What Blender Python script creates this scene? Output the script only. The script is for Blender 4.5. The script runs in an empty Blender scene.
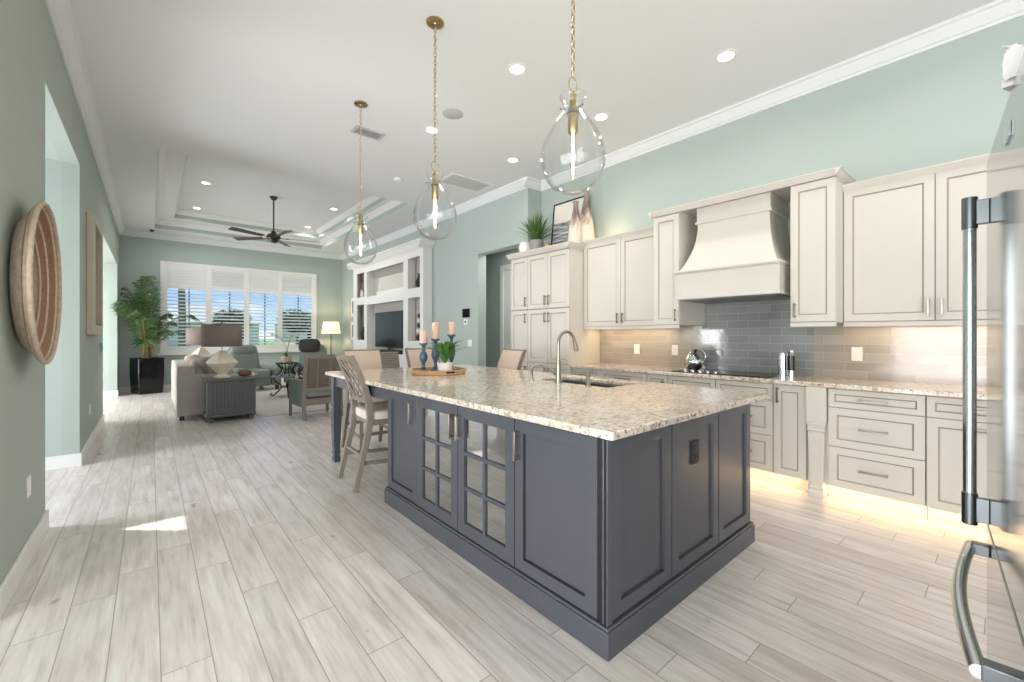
import bpy, math, random
from mathutils import Vector, Matrix

random.seed(7)
S = bpy.context.scene
COL = S.collection
PI = math.pi
R = math.radians

# ------------------------------------------------------------------ camera, world, lights, exposure
cam_d = bpy.data.cameras.new('camera')
cam = bpy.data.objects.new('camera', cam_d)
COL.objects.link(cam)
S.camera = cam
cam.location = (0, 0, 1.30)
cam.rotation_euler = (R(90), 0, R(-40.55))
cam_d.sensor_width = 36
cam_d.lens = 422.3 / 1024 * 36
cam_d.shift_y = -6.3 / 1024
cam_d.clip_start = 0.02
cam_d.clip_end = 300

vs = S.view_settings
S.display_settings.display_device = 'sRGB'
vs.view_transform = 'Standard'
vs.look = 'None'
vs.exposure = 0.22
vs.gamma = 1.0
vs.use_curve_mapping = False
S.cycles.use_denoising = True
S.cycles.max_bounces = 10
S.cycles.diffuse_bounces = 5
S.cycles.glossy_bounces = 5
S.cycles.transparent_max_bounces = 16
S.cycles.sample_clamp_indirect = 6.0
S.cycles.caustics_reflective = False
S.cycles.caustics_refractive = False
S.cycles.blur_glossy = 0.5


def lin(c):
    return tuple(((v / 255) / 12.92 if v / 255 <= 0.04045 else ((v / 255 + 0.055) / 1.055) ** 2.4) for v in c)


world = bpy.data.worlds.new('sky')
S.world = world
world.use_nodes = True
wn = world.node_tree
wn.nodes.clear()
w_out = wn.nodes.new('ShaderNodeOutputWorld')
w_bg = wn.nodes.new('ShaderNodeBackground')
w_tc = wn.nodes.new('ShaderNodeTexCoord')
w_sep = wn.nodes.new('ShaderNodeSeparateXYZ')
w_ramp = wn.nodes.new('ShaderNodeValToRGB')
w_map = wn.nodes.new('ShaderNodeMapping')
w_noise = wn.nodes.new('ShaderNodeTexNoise')
w_cr = wn.nodes.new('ShaderNodeValToRGB')
w_mix = wn.nodes.new('ShaderNodeMixRGB')
wn.links.new(w_tc.outputs['Generated'], w_sep.inputs[0])
wn.links.new(w_sep.outputs['Z'], w_ramp.inputs[0])
e = w_ramp.color_ramp.elements
e[0].position = 0.0
e[0].color = (*lin((196, 220, 240)), 1)
e[1].position = 0.16
e[1].color = (*lin((66, 138, 220)), 1)
w_map.inputs['Scale'].default_value = (2.2, 2.2, 9)
wn.links.new(w_tc.outputs['Generated'], w_map.inputs[0])
wn.links.new(w_map.outputs[0], w_noise.inputs['Vector'])
w_noise.inputs['Scale'].default_value = 2.6
w_noise.inputs['Detail'].default_value = 6
wn.links.new(w_noise.outputs['Fac'], w_cr.inputs[0])
w_cr.color_ramp.elements[0].position = 0.52
w_cr.color_ramp.elements[1].position = 0.66
wn.links.new(w_cr.outputs[0], w_mix.inputs['Fac'])
wn.links.new(w_ramp.outputs[0], w_mix.inputs['Color1'])
w_mix.inputs['Color2'].default_value = (*lin((244, 247, 250)), 1)
wn.links.new(w_mix.outputs[0], w_bg.inputs['Color'])
w_bg.inputs['Strength'].default_value = 1.3
wn.links.new(w_bg.outputs[0], w_out.inputs['Surface'])


def light(name, kind, loc, energy, color=(1, 1, 1), direction=None, size=0.1, size_y=None, spread=None, parent=None, shape=None, along=None):
    d = bpy.data.lights.new(name, kind)
    d.energy = energy
    d.color = color
    if kind == 'AREA':
        d.shape = shape or ('RECTANGLE' if size_y else 'DISK')
        d.size = size
        if size_y:
            d.size_y = size_y
        if spread is not None:
            d.spread = R(spread)
    elif kind == 'POINT':
        d.shadow_soft_size = size
    o = bpy.data.objects.new(name, d)
    COL.objects.link(o)
    o.location = loc
    if direction is not None:
        zz = -Vector(direction).normalized()
        if along:  # the lamp's long (size) axis
            xx = Vector(along)
            xx = (xx - zz * xx.dot(zz)).normalized()
            o.rotation_euler = Matrix((xx, zz.cross(xx), zz)).transposed().to_euler()
        else:
            o.rotation_euler = Vector(direction).to_track_quat('-Z', 'Y').to_euler()
    if parent:
        o.parent = parent
    return o


sun = light('sun', 'SUN', (-4, 6, 12), 6.0, (1.0, 0.95, 0.86), (0.293, -0.255, -1.0))
sun.data.angle = R(1.2)
DAY = (0.97, 0.965, 1.0)
# daylight from left sliders and halls; the back lamp is an added unseen fill
light('fill_back', 'AREA', (1.2, -3.40, 1.35), 165, (1.0, 0.97, 1.0), (0.12, 1, 0.0), 5.0, 2.3)
light('daylight_slider', 'AREA', (-3.10, -0.6, 1.15), 250, DAY, (1, 0.06, -0.02), 4.4, 2.2, along=(0, 1, 0))
light('daylight_hall', 'AREA', (-3.10, 5.2, 1.30), 125, DAY, (1, -0.12, -0.03), 1.2, 2.4, along=(0, 1, 0))
light('daylight_rear_hall', 'AREA', (-3.0, 10.4, 1.35), 215, DAY, (1, -0.05, 0), 3.0, 2.3, along=(0, 1, 0))
WARM = (1.0, 0.72, 0.38)
CANW = (1.0, 0.945, 0.92)


# ------------------------------------------------------------------ helpers
class MB:
    """collects polygons, builds ONE mesh object"""

    def __init__(s):
        s.v = []
        s.f = []
        s.m = []

    def add(s, vs_, fs, mi=0):
        b = len(s.v)
        s.v += [tuple(p) for p in vs_]
        s.f += [tuple(b + i for i in f) for f in fs]
        s.m += [mi] * len(fs)
        return s

    def box(s, x0, x1, y0, y1, z0, z1, mi=0):
        if x0 > x1: x0, x1 = x1, x0
        if y0 > y1: y0, y1 = y1, y0
        if z0 > z1: z0, z1 = z1, z0
        v = [(x0, y0, z0), (x1, y0, z0), (x1, y1, z0), (x0, y1, z0), (x0, y0, z1), (x1, y0, z1), (x1, y1, z1), (x0, y1, z1)]
        return s.add(v, [(0, 3, 2, 1), (4, 5, 6, 7), (0, 1, 5, 4), (1, 2, 6, 5), (2, 3, 7, 6), (3, 0, 4, 7)], mi)

    def obox(s, c, ax, ay, az, mi=0):
        """box from centre and three half-extent vectors"""
        c, ax, ay, az = Vector(c), Vector(ax), Vector(ay), Vector(az)
        v = [c + i * ax + j * ay + k * az for k in (-1, 1) for i, j in ((-1, -1), (1, -1), (1, 1), (-1, 1))]
        return s.add(v, [(0, 3, 2, 1), (4, 5, 6, 7), (0, 1, 5, 4), (1, 2, 6, 5), (2, 3, 7, 6), (3, 0, 4, 7)], mi)

    def bar(s, p0, p1, w, h, up=(0, 0, 1), mi=0, w1=None, h1=None):
        """square bar p0->p1, optional taper"""
        p0, p1 = Vector(p0), Vector(p1)
        d = (p1 - p0).normalized()
        sd = d.cross(Vector(up))
        if sd.length < 1e-4: sd = d.cross(Vector((1, 0, 0)))
        sd.normalize()
        u = sd.cross(d)
        w1 = w if w1 is None else w1
        h1 = h if h1 is None else h1
        v = []
        for p, a, b in ((p0, w / 2, h / 2), (p1, w1 / 2, h1 / 2)):
            v += [p - sd * a - u * b, p + sd * a - u * b, p + sd * a + u * b, p - sd * a + u * b]
        return s.add(v, [(0, 1, 2, 3), (7, 6, 5, 4), (0, 4, 5, 1), (1, 5, 6, 2), (2, 6, 7, 3), (3, 7, 4, 0)], mi)

    def chain(s, pts, w, h, up=(0, 0, 1), mi=0):
        """square-section swept bar along points; w, h may be lists"""
        pts = [Vector(p) for p in pts]
        n = len(pts)
        W = w if isinstance(w, (list, tuple)) else [w] * n
        Hh = h if isinstance(h, (list, tuple)) else [h] * n
        v = []
        for i, p in enumerate(pts):
            d = (pts[min(i + 1, n - 1)] - pts[max(i - 1, 0)]).normalized()
            sd = d.cross(Vector(up)).normalized()
            u = sd.cross(d)
            a, b = W[i] / 2, Hh[i] / 2
            v += [p - sd * a - u * b, p + sd * a - u * b, p + sd * a + u * b, p - sd * a + u * b]
        f = [(0, 1, 2, 3), tuple(4 * (n - 1) + k for k in (3, 2, 1, 0))]
        for i in range(n - 1):
            for k in range(4):
                a, b = 4 * i + k, 4 * i + (k + 1) % 4
                f.append((a, a + 4, b + 4, b))
        return s.add(v, f, mi)

    def tube(s, pts, r, n=10, mi=0, closed=False):
        pts = [Vector(p) for p in pts]
        N = len(pts)
        rr = r if isinstance(r, (list, tuple)) else [r] * N
        v = []
        prev = None
        for i, p in enumerate(pts):
            if closed:
                d = pts[(i + 1) % N] - pts[i - 1]
            else:
                d = pts[min(i + 1, N - 1)] - pts[max(i - 1, 0)]
            d.normalize()
            if prev is None:
                a = d.orthogonal().normalized()
            else:
                a = (prev - d * prev.dot(d))
                a = a.normalized() if a.length > 1e-6 else d.orthogonal().normalized()
            prev = a
            b = d.cross(a)
            v += [p + (a * math.cos(2 * PI * k / n) + b * math.sin(2 * PI * k / n)) * rr[i] for k in range(n)]
        f = []
        for i in range(N if closed else N - 1):
            j = (i + 1) % N
            for k in range(n):
                k2 = (k + 1) % n
                f.append((i * n + k, i * n + k2, j * n + k2, j * n + k))
        if not closed:
            f.append(tuple(range(n - 1, -1, -1)))
            f.append(tuple((N - 1) * n + k for k in range(n)))
        return s.add(v, f, mi)

    def lathe(s, prof, c=(0, 0, 0), n=24, mi=0, axis='Z', caps=True):
        """profile [(r, h)...] revolved about axis through c"""
        cx, cy, cz = c
        v = []
        for r, h in prof:
            for k in range(n):
                a = 2 * PI * k / n
                x, y, z = r * math.cos(a), r * math.sin(a), h
                if axis == 'X': x, y, z = h, r * math.cos(a), r * math.sin(a)
                elif axis == 'Y': x, y, z = r * math.sin(a), h, r * math.cos(a)
                v.append((cx + x, cy + y, cz + z))
        f = []
        for i in range(len(prof) - 1):
            for k in range(n):
                k2 = (k + 1) % n
                f.append((i * n + k, i * n + k2, (i + 1) * n + k2, (i + 1) * n + k))
        if caps:
            if prof[0][0] > 1e-5: f.append(tuple(range(n - 1, -1, -1)))
            if prof[-1][0] > 1e-5: f.append(tuple((len(prof) - 1) * n + k for k in range(n)))
        return s.add(v, f, mi)

    def prism(s, poly, fn0, fn1, mi=0):
        """polygon list mapped by two functions (a,b)->point"""
        n = len(poly)
        v = [fn0(*p) for p in poly] + [fn1(*p) for p in poly]
        f = [tuple(range(n - 1, -1, -1)), tuple(range(n, 2 * n))]
        f += [(k, (k + 1) % n, n + (k + 1) % n, n + k) for k in range(n)]
        return s.add(v, f, mi)

    def ellip(s, c, rx, ry, rz, n=16, m=10, p=1.0, mi=0):
        """(super)ellipsoid"""
        def pw(t): return math.copysign(abs(t) ** p, t)
        v = [(c[0], c[1], c[2] - rz)]
        for i in range(1, m):
            a = -PI / 2 + PI * i / m
            for k in range(n):
                b = 2 * PI * k / n
                v.append((c[0] + rx * pw(math.cos(a)) * pw(math.cos(b)), c[1] + ry * pw(math.cos(a)) * pw(math.sin(b)), c[2] + rz * pw(math.sin(a))))
        v.append((c[0], c[1], c[2] + rz))
        f = [(0, 1 + (k + 1) % n, 1 + k) for k in range(n)]
        for i in range(m - 2):
            for k in range(n):
                a, b = 1 + i * n + k, 1 + i * n + (k + 1) % n
                f.append((a, b, b + n, a + n))
        t = len(v) - 1
        f += [(1 + (m - 2) * n + k, 1 + (m - 2) * n + (k + 1) % n, t) for k in range(n)]
        return s.add(v, f, mi)

    def slab_hole(s, o, h, z0, z1, mi=0):
        """rectangular slab o=(x0,x1,y0,y1) with rectangular hole h"""
        v = []
        for z in (z0, z1):
            for x0, x1, y0, y1 in (o, h):
                v += [(x0, y0, z), (x1, y0, z), (x1, y1, z), (x0, y1, z)]
        f = []
        for k in range(4):
            j = (k + 1) % 4
            f += [(8 + k, 8 + j, 12 + j, 12 + k), (k, 4 + k, 4 + j, j), (k, j, 8 + j, 8 + k), (4 + k, 12 + k, 12 + j, 4 + j)]
        return s.add(v, f, mi)

    def build(s, name, mats, parent=None, loc=(0, 0, 0), rot=(0, 0, 0), bevel=0, smooth=True, ang=38, subsurf=0, solid=0):
        me = bpy.data.meshes.new(name)
        me.from_pydata(s.v, [], s.f)
        if not isinstance(mats, (list, tuple)): mats = [mats]
        for m in mats: me.materials.append(m)
        if len(mats) > 1: me.polygons.foreach_set('material_index', s.m)
        if smooth:
            me.polygons.foreach_set('use_smooth', [True] * len(s.f))
            if not subsurf: me.set_sharp_from_angle(angle=R(ang))
        me.update()
        o = bpy.data.objects.new(name, me)
        COL.objects.link(o)
        if parent: o.parent = parent
        o.location = loc
        o.rotation_euler = rot
        if solid:
            md = o.modifiers.new('solid', 'SOLIDIFY')
            md.thickness = solid
            md.offset = 0
        if bevel:
            md = o.modifiers.new('bevel', 'BEVEL')
            md.width = bevel
            md.segments = 2
            md.limit_method = 'ANGLE'
            md.angle_limit = R(40)
        if subsurf:
            md = o.modifiers.new('sub', 'SUBSURF')
            md.levels = md.render_levels = subsurf
        return o


def tag(o, label, cat, group=None, kind=None):
    if label: o['label'] = label
    if cat: o['category'] = cat
    if group: o['group'] = group
    if kind: o['kind'] = kind
    return o


def thing(name, label, cat, loc=(0, 0, 0), rz=0, group=None):
    o = bpy.data.objects.new(name, None)
    COL.objects.link(o)
    o.empty_display_size = 0.1
    o.location = loc
    o.rotation_euler = (0, 0, rz)
    return tag(o, label, cat, group)


def struct(name, mb, m, label=None, parent=None, **k):
    o = mb.build(name, m, parent, **k)
    if parent is None:
        o['kind'] = 'structure'
        if label: o['label'] = label
    return o


def kids(o):
    return [c for c in list(bpy.data.objects) if c.parent == o]


def dup(root, loc, rz, label, group=None):
    def cp(o, par):
        c = o.copy()
        COL.objects.link(c)
        if par: c.parent = par
        for ch in kids(o): cp(ch, c)
        return c
    r = cp(root, None)
    r.location = loc
    r.rotation_euler = (0, 0, rz)
    r['label'] = label
    if group: r['group'] = group
    return r


# ------------------------------------------------------------------ materials
class NT:
    def __init__(s, m):
        s.t = m.node_tree
        s.bs = s.t.nodes['Principled BSDF']

    def n(s, typ, **ins):
        nd = s.t.nodes.new(typ)
        for k, v in ins.items():
            k = k.replace('_', ' ')
            if hasattr(v, 'links') or isinstance(v, bpy.types.NodeSocket): s.t.links.new(v, nd.inputs[k])
            else: nd.inputs[k].default_value = v
        return nd

    def math(s, op, a, b=None, c=None):
        nd = s.t.nodes.new('ShaderNodeMath')
        nd.operation = op
        for i, v in enumerate((a, b, c)):
            if v is None: continue
            if isinstance(v, bpy.types.NodeSocket): s.t.links.new(v, nd.inputs[i])
            else: nd.inputs[i].default_value = v
        return nd.outputs[0]

    def mix(s, fac, a, b, typ='MIX'):
        nd = s.t.nodes.new('ShaderNodeMixRGB')
        nd.blend_type = typ
        for i, v in zip(('Fac', 'Color1', 'Color2'), (fac, a, b)):
            if isinstance(v, bpy.types.NodeSocket): s.t.links.new(v, nd.inputs[i])
            elif i == 'Fac': nd.inputs[i].default_value = v
            else: nd.inputs[i].default_value = (*v, 1) if len(v) == 3 else v
        return nd.outputs[0]

    def ramp(s, src, stops, interp='LINEAR'):
        nd = s.t.nodes.new('ShaderNodeValToRGB')
        s.t.links.new(src, nd.inputs[0])
        cr = nd.color_ramp
        cr.interpolation = interp
        while len(cr.elements) < len(stops): cr.elements.new(0.5)
        for el, (p, c) in zip(cr.elements, stops):
            el.position = p
            el.color = (*c, 1) if len(c) == 3 else c
        return nd.outputs[0]

    def co(s, scale=(1, 1, 1), rot=(0, 0, 0), loc=(0, 0, 0), out='Object'):
        tc = s.t.nodes.new('ShaderNodeTexCoord')
        mp = s.t.nodes.new('ShaderNodeMapping')
        mp.inputs['Scale'].default_value = scale
        mp.inputs['Rotation'].default_value = rot
        mp.inputs['Location'].default_value = loc
        s.t.links.new(tc.outputs[out], mp.inputs[0])
        return mp.outputs[0]

    def noise(s, vec, scale, detail=3, rough=0.5, out='Fac'):
        nd = s.t.nodes.new('ShaderNodeTexNoise')
        s.t.links.new(vec, nd.inputs['Vector'])
        nd.inputs['Scale'].default_value = scale
        nd.inputs['Detail'].default_value = detail
        nd.inputs['Roughness'].default_value = rough
        return nd.outputs[out]

    def color(s, sock): s.t.links.new(sock, s.bs.inputs['Base Color'])

    def bump(s, h, strength=0.3, dist=0.01):
        b = s.t.nodes.new('ShaderNodeBump')
        b.inputs['Strength'].default_value = strength
        b.inputs['Distance'].default_value = dist
        s.t.links.new(h, b.inputs['Height'])
        s.t.links.new(b.outputs[0], s.bs.inputs['Normal'])


def mat(name, rgb, rough=0.5, metal=0.0, spec=0.5, var=0.0, vscale=6.0, stretch=(1, 1, 1), bump=0.0, coat=0.0, sheen=0.0):
    m = bpy.data.materials.new(name)
    m.use_nodes = True
    b = m.node_tree.nodes['Principled BSDF']
    c = lin(rgb)
    b.inputs['Base Color'].default_value = (*c, 1)
    b.inputs['Roughness'].default_value = rough
    b.inputs['Metallic'].default_value = metal
    b.inputs['Specular IOR Level'].default_value = spec
    if coat:
        b.inputs['Coat Weight'].default_value = coat
        b.inputs['Coat Roughness'].default_value = 0.05
    if sheen: b.inputs['Sheen Weight'].default_value = sheen
    if var or bump:
        t = NT(m)
        nz = t.noise(t.co(stretch), vscale, 4)
        if var:
            t.color(t.mix(nz, tuple(max(0, v * (1 - var)) for v in c), tuple(min(1, v * (1 + var)) for v in c)))
        if bump: t.bump(nz, bump)
    return m


def emit(name, rgb, strength):
    m = bpy.data.materials.new(name)
    m.use_nodes = True
    b = m.node_tree.nodes['Principled BSDF']
    b.inputs['Base Color'].default_value = (*lin(rgb), 1)
    b.inputs['Emission Color'].default_value = (*lin(rgb), 1)
    b.inputs['Emission Strength'].default_value = strength
    return m


def clear_glass(name, tint=(255, 255, 255), refl=1.0, ior=1.45, base=0.0, rough=0.0):
    """thin clear glass: transparent + fresnel reflection"""
    m = bpy.data.materials.new(name)
    m.use_nodes = True
    nt = m.node_tree
    nt.nodes.clear()
    out = nt.nodes.new('ShaderNodeOutputMaterial')
    tr = nt.nodes.new('ShaderNodeBsdfTransparent')
    gl = nt.nodes.new('ShaderNodeBsdfGlossy')
    fr = nt.nodes.new('ShaderNodeLayerWeight')
    pw = nt.nodes.new('ShaderNodeMath')
    pw.operation = 'POWER'
    pw.inputs[1].default_value = 3.0
    mx = nt.nodes.new('ShaderNodeMixShader')
    mu = nt.nodes.new('ShaderNodeMath')
    mu.operation = 'MULTIPLY_ADD'
    mu.use_clamp = True
    tr.inputs[0].default_value = (*lin(tint), 1)
    gl.inputs['Roughness'].default_value = rough
    fr.inputs['Blend'].default_value = 0.5
    nt.links.new(fr.outputs['Facing'], pw.inputs[0])
    nt.links.new(pw.outputs[0], mu.inputs[0])
    mu.inputs[1].default_value = refl
    mu.inputs[2].default_value = base
    nt.links.new(mu.outputs[0], mx.inputs[0])
    nt.links.new(tr.outputs[0], mx.inputs[1])
    nt.links.new(gl.outputs[0], mx.inputs[2])
    nt.links.new(mx.outputs[0], out.inputs[0])
    return m


def granite():
    m = mat('granite', (214, 200, 182), 0.13, spec=0.5)
    t = NT(m)
    co = t.co()
    big = t.noise(co, 5.0, 5, 0.6)
    c1 = t.ramp(big, [(0.30, lin((206, 188, 168))), (0.5, lin((222, 208, 192))), (0.70, lin((234, 225, 213)))])
    mid = t.noise(co, 34.0, 4, 0.65)
    c2 = t.mix(t.ramp(mid, [(0.50, (0, 0, 0)), (0.62, (0.95, 0.95, 0.95))]), c1, lin((170, 150, 133)))
    fine = t.noise(co, 62.0, 3, 0.6)
    c3 = t.mix(t.ramp(fine, [(0.59, (0, 0, 0)), (0.65, (0.9, 0.9, 0.9))]), c2, lin((110, 100, 94)))
    wh = t.noise(t.co(loc=(3, 5, 1)), 40.0, 3, 0.6)
    c4 = t.mix(t.ramp(wh, [(0.58, (0, 0, 0)), (0.66, (0.9, 0.9, 0.9))]), c3, lin((244, 240, 232)))
    dk = t.noise(t.co(loc=(7, 2, 4)), 44.0, 2, 0.5)
    c5 = t.mix(t.ramp(dk, [(0.67, (0, 0, 0)), (0.71, (1, 1, 1))]), c4, lin((76, 68, 66)))
    t.color(c5)
    return m


def wood_floor():
    m = mat('wood_plank_tile', (200, 190, 178), 0.30, spec=0.45)
    t = NT(m)
    tc = t.t.nodes.new('ShaderNodeTexCoord')
    sp = t.t.nodes.new('ShaderNodeSeparateXYZ')
    t.t.links.new(tc.outputs['Object'], sp.inputs[0])
    X, Y = sp.outputs['X'], sp.outputs['Y']
    rx = t.math('DIVIDE', t.math('SUBTRACT', X, 0.03), 0.16)
    row = t.math('FLOOR', rx)
    fx = t.math('FRACT', rx)
    r3 = t.math('FLOORED_MODULO', row, 3.0)
    # board ends by row: .26, .465, .67 (+ half a board at random)
    wn_ = t.t.nodes.new('ShaderNodeTexWhiteNoise')
    wn_.noise_dimensions = '1D'
    t.t.links.new(row, wn_.inputs['W'])
    half = t.math('MULTIPLY', t.math('GREATER_THAN', wn_.outputs['Value'], 0.5), 0.61)
    off = t.math('ADD', t.math('MULTIPLY_ADD', t.math('FLOORED_MODULO', t.math('MULTIPLY', r3, 1.0), 3.0), 0.205, 0.26), half)
    ry = t.math('DIVIDE', t.math('SUBTRACT', Y, off), 1.22)
    cell = t.math('FLOOR', ry)
    fy = t.math('FRACT', ry)
    cv = t.t.nodes.new('ShaderNodeCombineXYZ')
    t.t.links.new(row, cv.inputs[0])
    t.t.links.new(cell, cv.inputs[1])
    w2 = t.t.nodes.new('ShaderNodeTexWhiteNoise')
    w2.noise_dimensions = '2D'
    t.t.links.new(cv.outputs[0], w2.inputs['Vector'])
    idv = w2.outputs['Value']
    # grain coordinates shifted per board
    g = t.t.nodes.new('ShaderNodeCombineXYZ')
    t.t.links.new(t.math('MULTIPLY', X, 14.0), g.inputs[0])
    t.t.links.new(t.math('MULTIPLY', Y, 1.1), g.inputs[1])
    t.t.links.new(t.math('MULTIPLY', idv, 40.0), g.inputs[2])
    n1 = t.noise(g.outputs[0], 2.2, 6, 0.62)
    g2 = t.t.nodes.new('ShaderNodeCombineXYZ')
    t.t.links.new(t.math('MULTIPLY', X, 2.2), g2.inputs[0])
    t.t.links.new(t.math('MULTIPLY', Y, 1.0), g2.inputs[1])
    t.t.links.new(t.math('MULTIPLY', idv, 17.0), g2.inputs[2])
    n2 = t.noise(g2.outputs[0], 2.0, 4, 0.6)
    base = t.ramp(n1, [(0.26, lin((182, 171, 163))), (0.48, lin((214, 205, 200))), (0.70, lin((229, 224, 219)))])
    base = t.mix(t.ramp(n2, [(0.42, (0.0,) * 3), (0.74, (0.45,) * 3)]), base, lin((192, 176, 163)))
    tone = t.ramp(idv, [(0.0, (0.90,) * 3), (1.0, (1.06,) * 3)])
    base = t.mix(1.0, base, tone, 'MULTIPLY')
    g3 = t.t.nodes.new('ShaderNodeCombineXYZ')
    t.t.links.new(t.math('MULTIPLY', X, 1.6), g3.inputs[0])
    t.t.links.new(Y, g3.inputs[1])
    t.t.links.new(t.math('MULTIPLY', idv, 9.0), g3.inputs[2])
    kn = t.noise(g3.outputs[0], 6.5, 1, 0.4)
    base = t.mix(t.ramp(kn, [(0.76, (0,) * 3), (0.82, (0.7,) * 3)]), base, lin((120, 104, 92)))
    ex = t.math('MULTIPLY', t.math('MINIMUM', fx, t.math('SUBTRACT', 1.0, fx)), 0.16)
    ey = t.math('MULTIPLY', t.math('MINIMUM', fy, t.math('SUBTRACT', 1.0, fy)), 1.22)
    ed = t.math('MINIMUM', ex, ey)
    gr = t.math('LESS_THAN', ed, 0.0021)
    base = t.mix(gr, base, lin((158, 146, 134)))
    t.color(base)
    rr = t.math('MULTIPLY_ADD', n1, 0.18, 0.24)
    t.t.links.new(rr, t.bs.inputs['Roughness'])
    t.bump(t.math('SUBTRACT', t.math('MULTIPLY', n1, 0.15), gr), 0.25, 0.002)
    return m


def tiles(name, c1, c2, w, h, mortar=(170, 168, 160), rough=0.1, ms=0.003):
    """running-bond wall tiles on a wall facing -X (object Y across, Z up)"""
    m = mat(name, c1, rough, spec=0.6, coat=0.3)
    t = NT(m)
    co = t.co(rot=(0, 0, 0))
    sp = t.t.nodes.new('ShaderNodeSeparateXYZ')
    t.t.links.new(co, sp.inputs[0])
    cv = t.t.nodes.new('ShaderNodeCombineXYZ')
    t.t.links.new(sp.outputs['Y'], cv.inputs[0])
    t.t.links.new(sp.outputs['Z'], cv.inputs[1])
    b = t.t.nodes.new('ShaderNodeTexBrick')
    t.t.links.new(cv.outputs[0], b.inputs['Vector'])
    b.offset = 0.5
    b.inputs['Color1'].default_value = (*lin(c1), 1)
    b.inputs['Color2'].default_value = (*lin(c2), 1)
    b.inputs['Mortar'].default_value = (*lin(mortar), 1)
    b.inputs['Scale'].default_value = 1.0
    b.inputs['Mortar Size'].default_value = ms
    b.inputs['Mortar Smooth'].default_value = 0.2
    b.inputs['Bias'].default_value = 0.0
    b.inputs['Brick Width'].default_value = w
    b.inputs['Row Height'].default_value = h
    t.color(b.outputs['Color'])
    nz = t.noise(t.co((1, 6, 10)), 2.0, 2)
    t.bump(t.math('SUBTRACT', t.math('MULTIPLY', nz, 0.5), b.outputs['Fac']), 0.35, 0.004)
    return m


M = {}
M['mint'] = mat('mint_wall_paint', (175, 187, 180), 0.75, spec=0.25, bump=0.02, vscale=150)
M['sage'] = mat('sage_wall_paint', (172, 182, 173), 0.75, spec=0.25, bump=0.02, vscale=150)
M['ceil'] = mat('ceiling_paint', (226, 228, 227), 0.85, spec=0.2)
M['trim'] = mat('white_trim_paint', (232, 232, 228), 0.45, spec=0.35)
M['cab'] = mat('cream_cabinet_paint', (212, 207, 197), 0.45, spec=0.4)
M['glaze'] = mat('cabinet_glaze', (166, 154, 138), 0.5)
M['isl'] = mat('slate_cabinet_paint', (78, 81, 89), 0.26, spec=0.45)
M['isl_in'] = mat('slate_glaze_and_shade', (34, 35, 42), 0.5)  # dark glaze of the door beads, also painted shade in the panel gaps
M['cab_in'] = mat('cabinet_interior', (176, 172, 165), 0.6)
M['nickel'] = mat('brushed_nickel', (170, 163, 152), 0.33, 1.0)
M['pull'] = mat('satin_nickel_pull', (152, 143, 130), 0.32, 1.0)
M['steel'] = mat('stainless_steel', (166, 167, 165), 0.11, 1.0, var=0.04, vscale=3, stretch=(1, 1, 60))
M['chrome'] = mat('polished_steel', (205, 210, 214), 0.16, 1.0)
M['darksteel'] = mat('bracket_steel', (120, 126, 130), 0.3, 1.0)
M['granite'] = granite()
M['floor'] = wood_floor()
M['tile_warm'] = tiles('greige_glass_tile', (156, 149, 140), (174, 167, 158), 0.305, 0.076, (180, 173, 163), 0.12, 0.003)
M['tile_grey'] = tiles('grey_glass_tile', (132, 136, 134), (150, 154, 151), 0.20, 0.076, (172, 174, 170), 0.09, 0.003)
M['black'] = mat('black_gloss', (14, 14, 16), 0.12)
M['blackmat'] = mat('black_matte', (20, 20, 22), 0.5)
M['brass'] = mat('aged_brass', (178, 156, 112), 0.30, 1.0)
M['plate'] = mat('white_plastic', (236, 235, 230), 0.35)
M['greyplas'] = mat('grey_plastic', (190, 191, 190), 0.6)
M['led'] = emit('led_lens', (255, 250, 240), 6.0)
M['fil'] = emit('glowing_filament', (255, 205, 135), 26.0)
M['glassp'] = clear_glass('pendant_glass', (253, 254, 254), 0.95, 1.5, 0.018)
M['glassw'] = clear_glass('window_glass', (246, 250, 250), 0.7, 1.45)
M['glassc'] = clear_glass('cabinet_glass', (215, 218, 220), 0.8, 1.5, 0.46, 0.03)
M['mirror'] = mat('mirror_glass', (235, 238, 238), 0.03, 1.0)
M['wicker'] = mat('whitewashed_wicker', (186, 168, 150), 0.7, var=0.35, vscale=40, bump=0.6)
M['wicker_dk'] = mat('brown_wicker', (146, 110, 86), 0.7, var=0.3, vscale=40, bump=0.6)
M['wickergrey'] = mat('grey_wicker', (150, 140, 126), 0.75, var=0.3, vscale=50, bump=0.6)
M['greywood'] = mat('weathered_grey_wood', (128, 119, 107), 0.55, var=0.22, vscale=10, stretch=(6, 6, 1), bump=0.15)
M['seatfab'] = mat('cream_seat_fabric', (216, 204, 192), 0.85, var=0.05, vscale=120, bump=0.1)
M['beigefab'] = mat('sand_back_fabric', (198, 178, 161), 0.85, var=0.05, vscale=120, bump=0.1)
M['sofafab'] = mat('light_greige_upholstery', (174, 166, 160), 0.9, var=0.04, vscale=90, bump=0.1)
M['pillowfab'] = mat('taupe_pillow_fabric', (156, 145, 135), 0.9, var=0.05, vscale=90, bump=0.1)
M['teal'] = mat('sea_green_leather', (122, 133, 127), 0.5, var=0.1, vscale=8)
M['darkfur'] = mat('dark_plush', (58, 56, 54), 0.95, var=0.4, vscale=60, bump=0.8)
M['trunk'] = mat('grey_painted_chest', (88, 92, 88), 0.55, var=0.15, vscale=14, stretch=(8, 8, 1))
M['shade'] = mat('taupe_linen_shade', (136, 121, 115), 0.9, var=0.08, vscale=120, stretch=(1, 1, 0.2), bump=0.1)
M['lampcream'] = mat('cream_shell_lamp_base', (230, 218, 200), 0.45, var=0.12, vscale=40, bump=0.4)
M['litshade'] = emit('lit_lamp_shade', (255, 236, 200), 0.75)
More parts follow.
